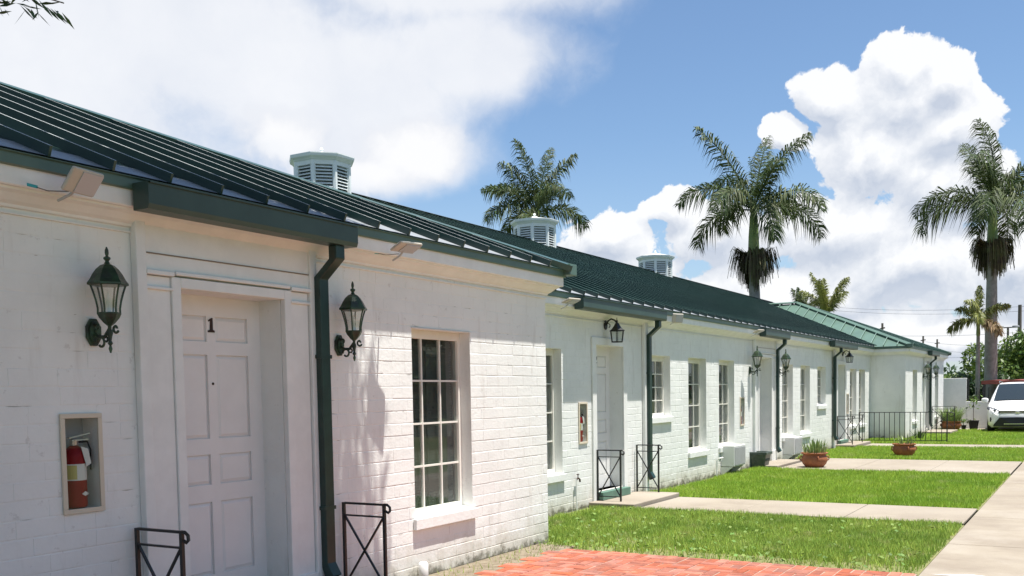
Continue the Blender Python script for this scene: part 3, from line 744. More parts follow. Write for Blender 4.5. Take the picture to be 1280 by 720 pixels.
def classical(xc, Y):
    """door surround with pilasters and entablature, centre xc"""
    L, Rr = xc-.47, xc+.47; y = Y-.0015
    b = MB().box(L-.075, L-.002, y-.045, y, .0, 2.39).box(Rr+.002, Rr+.075, y-.045, y, .0, 2.39).box(L-.002, Rr+.002, y-.045, y, 2.322, 2.39)
    o = part(b.build('door_surround', TRIM, bevel=.006))
    for s_, x0 in ((0, L-.262), (1, Rr+.077)):
        MB().box(x0, x0+.185, y-.030, y, .0, 2.386).build('pilaster', TRIM, o, bevel=.004)
        MB().box(x0-.012, x0+.197, y-.052, y, 2.30, 2.318).build('pilaster_band', TRIM, o, bevel=.004)
        MB().box(x0-.014, x0+.199, y-.062, y, 2.39, 2.418).build('pilaster_cap', TRIM, o, bevel=.005)
        MB().box(x0-.02, x0+.205, y-.055, y, .0, .28).build('plinth', TRIM, o, bevel=.005)
        xe = x0-.085 if s_ == 0 else x0+.19
        MB().box(xe, xe+.075, y-.055, y, -.02, 2.84).build('corner_strip', TRIM, o, bevel=.006)
    MB().box(L-.27, Rr+.27, y-.035, y, 2.42, 2.74).build('frieze', TRIM, o)
    MB().box(L-.05, Rr+.05, y-.060, y-.037, 2.40, 2.425).build('architrave_moulding', TRIM, o, bevel=.006)
    MB().box(L-.275, Rr+.275, y-.043, y-.036, 2.520, 2.527).build('architrave_line', DARKLINE, o)
    return o
classical(4.90, YB); classical(21.25, YM); classical(37.67, YB)
def plain(xc, Y):
    L, Rr = xc-.47, xc+.47; y = Y-.0015
    b = MB().box(L-.13, L-.002, y-.028, y, .0, 2.41).box(Rr+.002, Rr+.13, y-.028, y, .0, 2.41).box(L-.002, Rr+.002, y-.028, y, 2.302, 2.41)
    o = part(b.build('door_surround', TRIM, bevel=.005))
    MB().box(L-.02, Rr+.02, Y-.12, Y-.03, .062, .178).build('step', STEPG, o, bevel=.006)
plain(door_main[0], YM); plain(door_main[2], YM)
for xx in (14.53, 27.78): part(MB().box(xx, xx+.14, YM-.06, YM-.002, -.02, 2.72).build('pilaster', TRIM, bevel=.012))

# ---- gutters with downspouts
def gutter(x0, x1, Y, pipe=None, dz=0):
    o0, o1, zb, zt = .176, .315, 2.735, 2.895; b = MB(); t = .004
    pr = [(o0, zt), (o0, zb), (o1-.012, zb), (o1, zb+.03), (o1, zt-.014), (o1+.014, zt-.01), (o1+.014, zt), (o1-.004, zt), (o1-.006, zb+.03), (o1-.016, zb+t), (o0+t, zb+t), (o0+t, zt)]
    n_ = len(pr); V = [(x_, Y-o_, z_) for x_ in (x0, x1) for o_, z_ in pr]
    b.add(V, [(i, (i+1) % n_, n_+(i+1) % n_, n_+i) for i in range(n_)])
    g = part(b.build('gutter', GUT))
    for xe in (x0-.003, x1+.0):
        MB().prism([(xe, Y-o_, z_) for o_, z_ in ((o0, zt), (o0, zb), (o1-.012, zb), (o1, zb+.03), (o1, zt))], (.003, 0, 0)).build('gutter_end', GUT, g)
    if pipe is not None:
        w_, d = .10, .075; p = MB()
        pts = [(o0+.065, zb-.002), (o0+.065, zb-.10), (.075, zb-.24), (.075, .34), (.13, .25)]
        ring = []
        for i, (o_, z_) in enumerate(pts):
            sl_ = 0 if i in (0, 3) else .0
            ring += [(pipe-w_/2, Y-o_-d/2, z_), (pipe+w_/2, Y-o_-d/2, z_), (pipe+w_/2, Y-o_+d/2, z_+(.0 if i != 4 else -.04)), (pipe-w_/2, Y-o_+d/2, z_+(.0 if i != 4 else -.04))]
        f = [(4*j+i, 4*j+(i+1) % 4, 4*j+4+(i+1) % 4, 4*j+4+i) for j in range(len(pts)-1) for i in range(4)]
        p.add(ring, f+[(3, 2, 1, 0)]); p.build('downspout', DOWN, g, bevel=.006)
        for zz in (1.9, .75): MB().box(pipe-.062, pipe+.062, Y-.116, Y-.02, zz, zz+.028).build('strap', DOWN, g)
gutter(3.98, 5.89, YB, 5.73); gutter(11.86, 14.83, YM, 14.64); gutter(20.35, 22.25, YM, 22.05); gutter(26.7, 29.6, YM, 27.75); gutter(36.7, 38.6, YB, 38.1)

# ================================================================== FIXTURES
# ---- wall lanterns
def hexring(r, z, cx=0, cy=0, n=6): return [(cx+r*math.cos(2*math.pi*(i+.5)/n), cy+r*math.sin(2*math.pi*(i+.5)/n), z) for i in range(n)]
def lantern(label, loc, rz=0, s=1.0):
    """upright flared hexagonal lantern on a scroll arm; origin: back plate centre on the wall, wall behind at +y"""
    o = thing('wall_lantern', label, 'lantern', loc, rz, 'upright scroll arm wall lanterns'); o.scale = (s, s, s); cy = -.155
    MB().prism([(.052*math.cos(R(22.5+45*i))*1., 0.0, .085*math.sin(R(22.5+45*i))) for i in range(8)], (0, -.018, 0)).prism([(.036*math.cos(R(22.5+45*i)), -.018, .066*math.sin(R(22.5+45*i))) for i in range(8)], (0, -.010, 0)).build('back_plate', VERD, o, bevel=.003)
    a = MB(); sp = [(0, -.02, -.005), (0, -.06, -.03), (0, -.11, -.03), (0, cy, .015), (0, cy, .05)]
    a.tube(sp, .011, 8)
    def scroll(cx_, cz, r0, r1, t0, t1, n=14, rr=.007):
        return [(0, cx_+(r0+(r1-r0)*i/n)*math.cos(t0+(t1-t0)*i/n), cz+(r0+(r1-r0)*i/n)*math.sin(t0+(t1-t0)*i/n)) for i in range(n+1)]
    a.tube(scroll(-.075, -.062, .034, .022, 0, 5.6), .0075, 6); a.tube(scroll(cy-.052, .012, .026, .010, -2.6, 3.2), .0075, 6)
    a.tube(scroll(-.045, .028, .026, .010, -1.2, 4.4), .007, 6); a.tube(scroll(-.12, -.048, .020, .008, .6, 5.6), .006, 6)
    a.lathe([(.004, -.125), (.011, -.10), (.006, -.082), (.015, -.07), (.008, -.055), (.012, -.03), (.018, -.01), (.012, .01)], 8, (0, cy, 0))
    a.build('scroll_arm', VERD, o, True)
    c = MB(); pr = [(.012, .03), (.030, .045), (.055, .075), (.062, .09), (.066, .098), (.066, .106)]
    for (r0, z0), (r1, z1) in zip(pr, pr[1:]): c.add(hexring(r0, z0, 0, cy)+hexring(r1, z1, 0, cy), [(i, (i+1) % 6, 6+(i+1) % 6, 6+i) for i in range(6)])
    c.add(hexring(.066, .106, 0, cy), [tuple(range(6))]); c.build('lower_cup', VERD, o)
    fl = [(.060, .106), (.060, .13), (.068, .175), (.082, .225), (.095, .262)]
    fr = MB()
    for i in range(6):
        t = 2*math.pi*(i+.5)/6; fr.tube([(r_*math.cos(t), cy+r_*math.sin(t), z_) for r_, z_ in fl], .0058, 5)
    fr.build('glass_frame', VERD, o)
    for i in range(6):
        t0, t1 = 2*math.pi*(i+.5)/6, 2*math.pi*(i+1.5)/6; g = MB(); n_ = len(fl)
        g.add([(.985*r_*math.cos(t), cy+.985*r_*math.sin(t), z_) for t in (t0, t1) for r_, z_ in fl], [(j, n_+j, n_+j+1, j+1) for j in range(n_-1)])
        g.build('pane', LGLASS, o, fix=False)
    MB().lathe([(.012, .106), (.012, .15), (.010, .155), (.014, .17), (.014, .19), (.004, .225)], 8, (0, cy, 0)).build('bulb', LABEL, o, True)
    k = MB(); pr = [(.100, .258), (.113, .262), (.113, .272), (.098, .292), (.083, .322), (.062, .352), (.040, .372), (.018, .382), (.013, .392)]
    for (r0, z0), (r1, z1) in zip(pr, pr[1:]): k.add(hexring(r0, z0, 0, cy)+hexring(r1, z1, 0, cy), [(i, (i+1) % 6, 6+(i+1) % 6, 6+i) for i in range(6)])
    k.add(hexring(.100, .258, 0, cy), [tuple(range(6))]); k.build('domed_cap', VERDC, o, bevel=.002)
    MB().lathe([(.014, .388), (.010, .398), (.020, .41), (.019, .418), (.007, .426), (.011, .442), (.010, .46), (.003, .478)], 10, (0, cy, 0)).build('finial', VERD, o, True)
    return o
def lantern2(label, loc):
    o = thing('wall_lantern', label, 'lantern', loc, 0, 'hanging bell wall lanterns'); cy = -.19
    MB().prism([(.05*math.cos(R(45*i)), 0, .07*math.sin(R(45*i))) for i in range(8)], (0, -.02, 0)).build('back_plate', IRON, o, bevel=.003)
    MB().tube([(0, -.02, .0), (0, -.05, .06), (0, -.10, .085), (0, -.16, .06), (0, cy, .02)], .012, 8).tube([(0, -.05+.03*math.cos(t/3), -.01+.03*math.sin(t/3)) for t in range(14)], .007, 5).build('arm', IRON, o, True)
    k = MB(); pr = [(.012, .03), (.03, .015), (.05, -.02), (.085, -.06), (.12, -.085), (.12, -.095)]
    for (r0, z0), (r1, z1) in zip(pr, pr[1:]): k.add(hexring(r0, z0, 0, cy)+hexring(r1, z1, 0, cy), [(i, (i+1) % 6, 6+(i+1) % 6, 6+i) for i in range(6)])
    k.build('bell_cap', IRON, o)
    MB().lathe([(.012, .02), (.016, .05), (.006, .07), (.004, .10)], 8, (0, cy, 0)).build('finial', IRON, o, True)
    f = MB()
    for i in range(6):
        t = 2*math.pi*(i+.5)/6; f.tube([(.105*math.cos(t), cy+.105*math.sin(t), -.095), (.085*math.cos(t), cy+.085*math.sin(t), -.245)], .006, 5)
        g = MB(); t1 = 2*math.pi*(i+1.5)/6
        g.add([(.104*math.cos(t), cy+.104*math.sin(t), -.095), (.104*math.cos(t1), cy+.104*math.sin(t1), -.095), (.084*math.cos(t1), cy+.084*math.sin(t1), -.245), (.084*math.cos(t), cy+.084*math.sin(t), -.245)], [(0, 1, 2, 3)]); g.build('pane', LGLASS, o, fix=False)
    f.add(hexring(.09, -.245, 0, cy)+hexring(.09, -.26, 0, cy), [(i, (i+1) % 6, 6+(i+1) % 6, 6+i) for i in range(6)]+[tuple(range(6, 12))]); f.build('glass_frame', IRON, o)
    return o
LZ = 2.012
lantern('green capped wall lantern above the large fire extinguisher cabinet near door 1', (3.79, YB-.004, LZ), s=1.02)
lantern('green capped wall lantern between the thick green downspout and the bay window', (6.0, YB-.004, LZ), s=1.02)
lantern2('black bell shaped lantern hanging over the white door with step beside the fire extinguisher', (door_main[0]-.12, YM-.004, 2.60))
lantern('grey wall lantern on the extinguisher side of the middle door with pilasters', (20.2, YM-.004, LZ+.02), s=1.06)
lantern('grey wall lantern just behind the middle downspout, beside the middle door', (22.4, YM-.004, LZ+.02), s=1.06)
lantern2('small black bell lantern beside the downspout where the picket railing starts', (door_main[2]+.2, YM-.004, 2.62))
lantern('wall lantern on the near side of the far wing downspout', (36.7, YB-.004, LZ+.02), s=1.06)
lantern('wall lantern on the white wall side of the far wing downspout', (38.75, YB-.004, LZ+.02), s=1.06)

# ---- fire extinguisher cabinets with extinguishers inside
def cabinet(X, Y, z0, lab, labx, full=True):
    w_, h, f = .275, .585, .028
    o = thing('extinguisher_cabinet', lab, 'cabinet', (X, Y, z0), 0, 'fire extinguisher cabinets')
    MB().box(.0, w_, -.020, -.006, .0, f).box(0, w_, -.020, -.006, h-f, h).box(0, f, -.020, -.006, f, h-f).box(w_-f, w_, -.020, -.006, f, h-f).build('frame', CREAM, o, bevel=.003)
    MB().box(.022, w_-.022, .136, .14, .022, h-.022).build('back', GREYP, o)
    MB().box(f, w_-f, -.013, -.010, f, h-f).build('glass_front', CGLASS, o)
    e = thing('fire_extinguisher', labx, 'fire extinguisher', (X+.140, Y+.068, z0+.026), 0, 'fire extinguishers')
    MB().lathe([(.050, 0), (.062, .008), (.064, .03), (.064, .30), (.057, .335), (.035, .36), (.020, .37)], 20).build('cylinder', RED, e, True)
    MB().lathe([(.0648, .165), (.0648, .262)], 20, cap=False).build('paper_label', LABEL, e, True)
    MB().lathe([(.020, .37), (.024, .40), (.016, .41)], 10).build('valve', STEEL, e)
    MB().bar((-.04, -.01, .415), (.085, -.03, .440), .018, .008).bar((-.02, -.01, .400), (.075, -.03, .405), .016, .007).build('lever', STEEL, e)
    MB().tube([(.02, -.02, .39), (.07, -.03, .39), (.09, -.03, .34), (.085, -.03, .22)], .006, 6).build('hose', RUBBER, e, True)
    MB().prism([(.0, -.066, .365), (.045, -.070, .350), (.062, -.070, .262), (.030, -.070, .245)], (0, .001, 0)).build('inspection_tag', LABEL, e)
    MB().prism([(-.005, -.0665, .085), (.018, -.0665, .099), (.041, -.0665, .085), (.018, -.0665, .071)], (0, .002, 0)).build('warning_diamond', LABEL, e)
    MB().lathe([(.0655, .18), (.0655, .25)], 20, cap=False).build('yellow_label', LABELY, e, True)
    ye = e.children; yl = [q for q in ye if q.name.startswith('yellow_label')][0]
    yl.data.clear_geometry(); a_ = [(.0656*math.cos(t), .0656*math.sin(t)) for t in np.linspace(R(195), R(245), 6)]
    yl.data.from_pydata([(x_, y_, z_) for z_ in (.172, .255) for x_, y_ in a_], [], [(i, i+1, 7+i, 6+i) for i in range(5)])
    return o
cabinet(3.545, YB, .95, 'cream framed fire extinguisher cabinet on the wall under the lantern by door 1', 'red fire extinguisher in the cabinet under the lantern by door 1')
cabinet(12.27, YM, .90, 'fire extinguisher cabinet on the wall beside the white door with green step', 'red fire extinguisher in the cabinet beside the door with green step')
cabinet(19.55, YM, .90, 'fire extinguisher cabinet above the boxy wall air conditioner', 'red fire extinguisher in the cabinet above the boxy wall air conditioner')
cabinet(29.55, YM, .90, 'fire extinguisher cabinet behind the X braced railing panels', 'red fire extinguisher in the cabinet behind the X braced railing panels')

# ---- solar flood lights at the eave
def flood(X, Y, yaw, tilt, lab, tape=False):
    o = thing('solar_flood_light', lab, 'flood light', (X, Y-.19, 2.745), yaw, 'solar flood lights under the eave'); o.scale = (.88, .88, .88)
    b = MB().box(-.13, .13, -.014, .014, -.085, .085); f = MB().box(-.05, .12, -.020, -.0145, -.072, .072)
    M_ = Matrix.Translation((0, -.16, .07)) @ Matrix.Rotation(tilt, 4, 'X')
    for mb in (b, f): mb.v = [tuple(M_ @ Vector(v)) for v in mb.v]
    b.build('housing', FLOODM, o, bevel=.012); f.build('lamp_panel', GREYP, o)
    MB().tube([(-.0, .04, -.03), (-.0, -.06, .0), (0, -.15, .06)], .010, 6).build('bracket', GALV, o)
    if tape: MB().tube([(-.20, .035, .02), (-.1, .02, .01), (0, -.05, .02)], .003, 5).build('cable', RUBBER, o); MB().box(-.25, -.17, .030, .036, .012, .030).build('cable_tape', CYAN, o)
    return o
flood(3.50, YB, R(12), R(38), 'cream solar flood light with teal taped cable above the lantern by door 1', True)
flood(6.52, YB, R(-14), R(70), 'cream solar flood light above the wall between gutter and bay window', True)
flood(11.5, YM, R(-14), R(72), 'cream solar flood light at the end of the long gutter')
flood(15.35, YM, R(-26), R(12), 'white solar flood light facing out beside the long gutter and downspout')
flood(19.8, YM, R(-14), R(70), 'cream solar flood light at the short gutter over the middle door')

# ---- iron door railings
def railing(label, X, y0, y1, zb, ht=.72, curl=-1):
    """X braced panel running out from the wall (y1 near the wall, y0 outer)"""
    o = thing('door_railing', label, 'railing', (X, (y0+y1)/2, zb), 0, 'X braced iron door railings'); a, c = y0-(y0+y1)/2, y1-(y0+y1)/2; t = .022
    for yy in (a, c): MB().box(-t/2, t/2, yy-t/2, yy+t/2, -.01, ht).build('post', IRON, o)
    for zz in (ht-.005, ht-.10, .07): MB().bar((0, c-t/2, zz), (0, a+t/2, zz), .02, .012 if zz < ht-.01 else .016).build('rail', IRON, o)
    MB().bar((.003, c-.011, ht-.11), (.003, a+.011, .08), .014).build('brace', IRON, o); MB().bar((-.004, a+.011, ht-.11), (-.004, c-.011, .08), .014).build('brace', IRON, o)
    MB().tube([(0, a-.0+.0, ht-.004), (0, a-.03, ht-.004), (0, a-.055, ht-.022), (0, a-.058, ht-.05), (0, a-.038, ht-.066), (0, a-.018, ht-.055)], .011, 6).build('curl', IRON, o, True)
    return o
railing('black iron X braced railing under the large fire extinguisher cabinet at door 1', 4.02, 4.68, 5.08, .10)
railing('black iron X braced railing beside the thick downspout under the bay lantern', 5.97, 4.68, 5.08, .06)
railing('grey iron X braced railing beside the garden tap at the door with green step', 12.80, 5.78, 6.14, .055, .74)
railing('grey iron X braced railing in front of the downspout at the door with green step', 14.22, 5.78, 6.14, .055, .74)
railing('iron X braced railing at the downspout where the picket railing begins', 28.15, 5.72, 6.12, .07, .80)
railing('iron X braced railing between the cabinet and the picket railing', 29.5, 5.72, 6.12, .07, .80)
pr = thing('picket_railing', 'long black iron picket railing with curled end crossing the far lawn', 'railing', (31.0, 4.9, 0), 0)
Y0, Y1 = 3.65, 6.1
for zz in (.90, .07): MB().bar((0, Y1-4.9, zz), (0, Y0-4.9, zz), .026, .018).build('rail', IRON, pr)
N = 17
for i in range(N+1):
    yy = Y0+(Y1-Y0)*i/N-4.9; t = .03 if i in (0, N) else .017
    MB().box(-t/2, t/2, yy-t/2, yy+t/2, -.02 if i in (0, N, 8) else .06, .91).build('post' if i in (0, N) else 'picket', IRON, pr)
MB().tube([(0, Y0-4.9, .9), (0, Y0-4.9-.10, .90), (0, Y0-4.9-.18, .86), (0, Y0-4.9-.18, .80), (0, Y0-4.9-.11, .77), (0, Y0-4.9-.04, .80)], .013, 6).build('curl', IRON, pr, True)
railing('iron X braced railing at the far wing door beside the straw coloured bush', 38.6, 4.3, 5.05, .08, .86)

# ---- air conditioners
def ac(X, Y, z0, lab):
    o = thing('wall_air_conditioner', lab, 'air conditioner', (X, Y, z0), 0, 'wall air conditioners under windows'); w_, h, d = .70, .40, .27
    MB().box(0, w_, -d, -.006, .0, h).build('cabinet', WPAINT, o, bevel=.008)
    MB().box(.02, w_-.02, -d-.0012, -d+.01, .02, h-.02).build('grille_plate', GRILLE, o)
    g = MB()
    for i in range(16): zz = .03+i*(h-.06)/16; g.box(.03, w_-.03, -d-.012, -d-.001, zz, zz+.013)
    for i in range(9): xx = .03+i*(w_-.06)/8; g.box(xx-.004, xx+.004, -d-.010, -d-.0015, .03, h-.03)
    g.build('grille', GRILLE, o)
    MB().prism([(-.01, -.005, -.01), (-.01, -d+.03, -.01), (-.01, -.005, -.2)], (.03, 0, 0)).prism([(w_-.02, -.005, -.01), (w_-.02, -d+.03, -.01), (w_-.02, -.005, -.2)], (.03, 0, 0)).build('bracket', WPAINT, o)
ac(18.35, YM, .16, 'white boxy wall air conditioner beneath the window nearest the dark square planter')
ac(22.76, YM, .12, 'white boxy wall air conditioner behind the terracotta pot with upright leaves')
o = tag(MB().tube([(17.98, YM-.05, -.03), (17.98, YM-.05, .30), (17.98, YM-.09, .34), (18.22, YM-.09, .34), (18.22, YM-.06, .28)], .012, 6).build('drain_pipe', WPAINT, smooth=True), 'thin white bent pipe on the wall beside the boxy air conditioner', 'pipe')
o = thing('garden_tap', 'small garden tap on a thin standpipe beside the iron railing', 'tap', (12.1, YM-.05, 0))
MB().tube([(0, 0, -.03), (0, 0, .43)], .010, 6).build('standpipe', WPAINT, o)
MB().tube([(0, .0, .42), (.05, 0, .44), (.10, 0, .42), (.11, 0, .38)], .013, 6).tube([(.05, 0, .44), (.05, 0, .49)], .007, 5).tube([(.02, 0, .49), (.08, 0, .49)], .008, 5).build('spout', BRONZE, o, True)
o = tag(MB().lathe([(.05, 0), (.06, .02), (.06, .10), (.04, .13), (.02, .135)], 10, (10.62, YM-.09, -.02)).build('pipe_cover', WPAINT, smooth=True), 'small white pipe cap sticking out of the lawn at the wall corner', 'pipe cap')
o = tag(MB().lathe([(.035, 0), (.045, .015), (.045, .14), (.03, .16), (.012, .165)], 10, (6.95, 5.03, -.005)).build('cleanout_cap', WPAINT, smooth=True), 'small white clean out pipe in the soil below the bay window', 'pipe cap')

# ---- pots
def leaves_blade(mb, n, r, hmin, hmax, wd_, lean, z0):
    for _ in range(n):
        a = random.random()*6.283; rr = r*math.sqrt(random.random()); h = random.uniform(hmin, hmax); l_ = lean*random.random()*h
        bx, by = rr*math.cos(a), rr*math.sin(a); da = a+random.uniform(-.7, .7); dx, dy = math.cos(da), math.sin(da); px_, py_ = -dy*wd_/2, dx*wd_/2
        mb.add([(bx-px_*.6, by-py_*.6, z0), (bx+px_*.6, by+py_*.6, z0), (bx+dx*l_*.35+px_, by+dy*l_*.35+py_, z0+h*.55), (bx+dx*l_*.35-px_, by+dy*l_*.35-py_, z0+h*.55), (bx+dx*l_, by+dy*l_, z0+h)], [(0, 1, 2, 3), (3, 2, 4)])
def pot(label, loc, r, h, plant):
    o = thing('terracotta_pot', label, 'flower pot', loc, 0, 'terracotta pots on the lawn')
    MB().lathe([(r*.55, 0), (r*.62, .01), (r*.86, h*.28), (r*.97, h*.5), (r*.95, h*.68), (r*.86, h*.80), (r*.84, h*.86), (r*.98, h*.93), (r*1.0, h*.98), (r*.96, h), (r*.88, h*.985), (r*.84, h*.9)], 28, cap=False).build('pot', TERRA, o, True)
    MB().lathe([(.001, h*.9), (r*.87, h*.9)], 20, cap=False).build('soil', POTSOIL, o)
    for s_ in (0, 1, 2, 3):
        a = s_*math.pi/2+.5; c_ = Vector((math.cos(a), math.sin(a), 0)); t_ = Vector((-math.sin(a), math.cos(a), 0))
        MB().tube([c_*(r*.97)+c_*.035*math.sin(u_)+Vector((0, 0, h*.62+.045*math.cos(u_))) for u_ in np.linspace(-.2, 3.3, 9)], .012, 6).build('handle', TERRA, o, True)
    p = MB()
    if plant == 'agave': leaves_blade(p, 75, r*.8, .16, .36, .030, .55, h*.88)
    elif plant == 'sparse': leaves_blade(p, 38, r*.8, .10, .30, .028, .8, h*.88)
    else: leaves_blade(p, 520, r*.9, .25, .66, .018, 1.0, h*.85)
    p.build('plant', AGAVE, o, fix=False)
def gp(x, y): v = on_ground(x, y); return (v.x, v.y, -.01)
pot('terracotta pot full of upright green leaves at the corner of the wide path', gp(1018, 584), .275, .32, 'agave')
pot('terracotta pot with a few short leaves in front of the picket railing', gp(1130, 570), .27, .31, 'sparse')
pot('wide terracotta pot with a tall straw coloured bush beside the white boundary wall', (40.3, 4.62, -.01), .37, .36, 'bush')
o = thing('square_planter', 'dark green square planter against the wall beside the middle door', 'planter', (*gp(949, 584)[:2], 0))
b = MB(); b.add([(-.15, -.15, 0), (.15, -.15, 0), (.15, .15, 0), (-.15, .15, 0), (-.20, -.20, .30), (.20, -.20, .30), (.20, .20, .30), (-.20, .20, .30)], [(0, 1, 5, 4), (1, 2, 6, 5), (2, 3, 7, 6), (3, 0, 4, 7), (3, 2, 1, 0)]); b.build('tub', DKPOT, o, bevel=.01)
MB().box(-.22, .22, -.22, -.17, .27, .33).box(-.22, .22, .17, .22, .27, .33).box(-.22, -.17, -.17, .17, .27, .33).box(.17, .22, -.17, .17, .27, .33).build('rim', DKPOT, o, bevel=.008)
for s_ in (-1, 0, 1): q = MB().lathe([(.001, 0), (.035, .004), (.025, .014), (.001, .02)], 10).build('boss', DKPOT, o); q.location = (s_*.10, -.177, .16); q.rotation_euler = (R(98), 0, 0)
MB().box(-.18, .18, -.18, .18, .24, .25).build('soil', POTSOIL, o)
o = thing('plant_saucer', 'small dark box beside the square planter', 'box', (*gp(936, 584)[:2], 0)); MB().box(-.09, .09, -.09, .09, 0, .15).build('tub', DKPOT, o, bevel=.015); MB().box(-.1, .1, -.1, .1, .15, .17).build('lid', DKPOT, o, bevel=.006)
# nursery pots by the low wall
def nursery(label, loc, s, stem):
    o = thing('nursery_pot', label, 'plant pot', loc, 0, 'black nursery pots')
    MB().lathe([(.15*s, 0), (.20*s, .36*s), (.22*s, .365*s), (.22*s, .40*s), (.19*s, .40*s), (.18*s, .34*s), (.001, .33*s)], 16, cap=False).build('pot', RUBBER, o, True)
    MB().tube([(0, 0, .3*s), (.03, .02, .3*s+stem*.5), (-.02, 0, .3*s+stem)], .013, 6).build('stem', WOOD, o)
    l_ = MB()
    for _ in range(46):
        c_ = Vector((random.gauss(0, .14), random.gauss(0, .14), .3*s+stem*random.uniform(.55, 1.12))); d = Vector((random.gauss(0, 1), random.gauss(0, 1), random.gauss(0, .5))).normalized(); q = d.cross(Vector((random.gauss(0, 1), random.gauss(0, 1), 1))).normalized()
        l_.add([c_-d*.07, c_+q*.035, c_+d*.07, c_-q*.035], [(0, 1, 2, 3)])
    l_.build('leaves', LEAF2, o, fix=False)
nursery('black nursery pot with a thin sapling in front of the low white wall', (41.2, 3.92, -.012), .9, .95)
nursery('tiny black pot with a seedling between the straw bush and the sapling', (41.2, 4.27, -.012), .45, .25)
o = thing('spiky_plant', 'small spiky plant growing in the lawn behind the picket railing', 'plant', (33.0, 4.72, -.02)); b = MB(); leaves_blade(b, 40, .12, .2, .42, .03, 1.0, 0); b.build('leaves', LEAF3, o, fix=False)

# ================================================================== BEYOND THE BUILDING
# white boundary wall
o = thing('boundary_wall', 'white rendered boundary wall with a lower stretch beside the sapling', 'wall', (42.95, 4.0, 0))
MB().box(-.1, .1, .35, 1.3, -.06, 1.98).build('high_section', TRIM, o, bevel=.01); MB().box(-.09, .09, -1.0, .348, -.06, 1.05).build('low_section', TRIM, o, bevel=.01)
MB().box(-.085, .085, -9, -1.002, -.06, 1.05).build('low_section', TRIM, o, bevel=.01)
MB().box(-.04, .04, .27, .345, 1.052, 1.95).build('post', IRON, o)
for i in range(5): MB().box(-.012, .012, -.9+i*.22, -.87+i*.22, 1.052, 1.6).build('picket', IRON, o)
# rust red canopy
cp = thing('carport_canopy', 'rust red flat canopy on a dark post behind the white minivan', 'canopy', (47, 1.5, 0))
for i in range(10): MB().prism([(-3, -5.1+i*.75, 1.80), (-3, -5.1+i*.75+.74, 1.80), (-3, -5.1+i*.75+.74, 1.86), (-3, -5.1+i*.75+.37, 1.89), (-3, -5.1+i*.75, 1.86)], (6, 0, .05)).build('roof_sheet', REDB, cp)
MB().box(-3.06, -3.0, -5.15, 2.42, 1.72, 1.86).build('fascia', REDB, cp); MB().box(-3.0, -2.9, 2.26, 2.36, -.06, 1.72).build('post', IRON, cp); MB().box(2.8, 2.9, 2.26, 2.36, -.06, 1.80).build('post', IRON, cp); MB().box(2.8, 2.9, -3.5, -3.4, -.06, 1.80).build('post', IRON, cp)

# ---- leafy things
def leaf_cloud(n, lumps, size, asp=.5, dens=.55):
    """n leaf quads spread through ellipsoid lumps (cx,cy,cz,rx,ry,rz)"""
    vol = np.array([l[3]*l[4]*l[5] for l in lumps])**(2/3); idx = rng.choice(len(lumps), n, p=vol/vol.sum()); Lp = np.array(lumps)[idx]
    d = rng.normal(size=(n, 3)); d /= np.linalg.norm(d, axis=1)[:, None]; rad = (dens+(1-dens)*rng.random(n))**.5*(.82+.32*rng.random(n)**2)
    c = Lp[:, :3]+d*Lp[:, 3:]*rad[:, None]
    a = rng.normal(size=(n, 3)); a /= np.linalg.norm(a, axis=1)[:, None]; b = np.cross(a, d+.4*rng.normal(size=(n, 3))); b /= np.linalg.norm(b, axis=1)[:, None]+1e-9
    s = size*(.6+.8*rng.random(n))[:, None]
    V = np.stack([c-a*s, c+b*s*asp, c+a*s, c-b*s*asp], 1).reshape(-1, 3)
    return V, np.arange(4*n).reshape(-1, 4)
def bush(name, label, cat, base, lumps, n, size, mt, group=None, trunk=None):
    o = thing(name, label, cat, base, 0, group); V, Fc = leaf_cloud(n, lumps, size); fast_mesh('crown', V, Fc, mt, o)
    if trunk:
        b = MB().tube([(0, 0, -.1), (.05, .05, trunk*.5), (0, .1, trunk)], [.18, .13, .09], 8)
        for l in lumps[:6]: b.tube([(0, .05, trunk*.7), (l[0]*.5, l[1]*.5, (trunk+l[2])/2), (l[0]*.9, l[1]*.9, l[2])], [.09, .05, .02], 5)
        b.build('trunk', WOOD, o, True)
def lumps(n, R_, z0, z1, r0, r1): return [(random.uniform(-R_, R_), random.uniform(-R_, R_), random.uniform(z0, z1), random.uniform(r0, r1), random.uniform(r0, r1), random.uniform(r0*.8, r1*.8)) for _ in range(n)]
def gxy(x, y, d): v = at_depth(x, y, d); return (v.x, v.y, -.06)
bush('shade_tree', 'round bushy green tree rising behind the rust red canopy', 'tree', gxy(1272, 470, 62), lumps(14, 2.3, 1.6, 4.2, .8, 1.5), 9000, .13, LEAF2, 'trees beyond the canopy', 1.6)
bush('shade_tree', 'dark green tree at the edge of the view behind the light mast', 'tree', gxy(1310, 470, 70), lumps(14, 2.6, 1.6, 4.4, .9, 1.7), 8000, .15, LEAF3, 'trees beyond the canopy', 1.8)
bush('hedge_shrub', 'leafy dark shrub growing over the low white wall beside the dark post', 'shrub', gxy(1222, 480, 47), lumps(12, 1.0, .5, 1.9, .5, .8), 6500, .085, LEAF3, None, .8)
bush('hedge_shrub', 'bright green shrub behind the high white boundary wall', 'shrub', gxy(1195, 470, 52), lumps(12, 1.6, .8, 1.9, .5, .9), 5000, .10, LEAF2, None, .8)
V, Fc = leaf_cloud(26000, [(190+random.uniform(-25, 25), y, random.uniform(1, 3.4), 5, random.uniform(3, 7), random.uniform(2., 3.6)) for y in np.arange(-70, 130, 3.2)], .55)
tag(fast_mesh('distant_tree_line', V, Fc, LEAF3), 'distant band of trees on the horizon beyond the white wall', 'trees', kind='stuff')
hl = MB(); N = 60
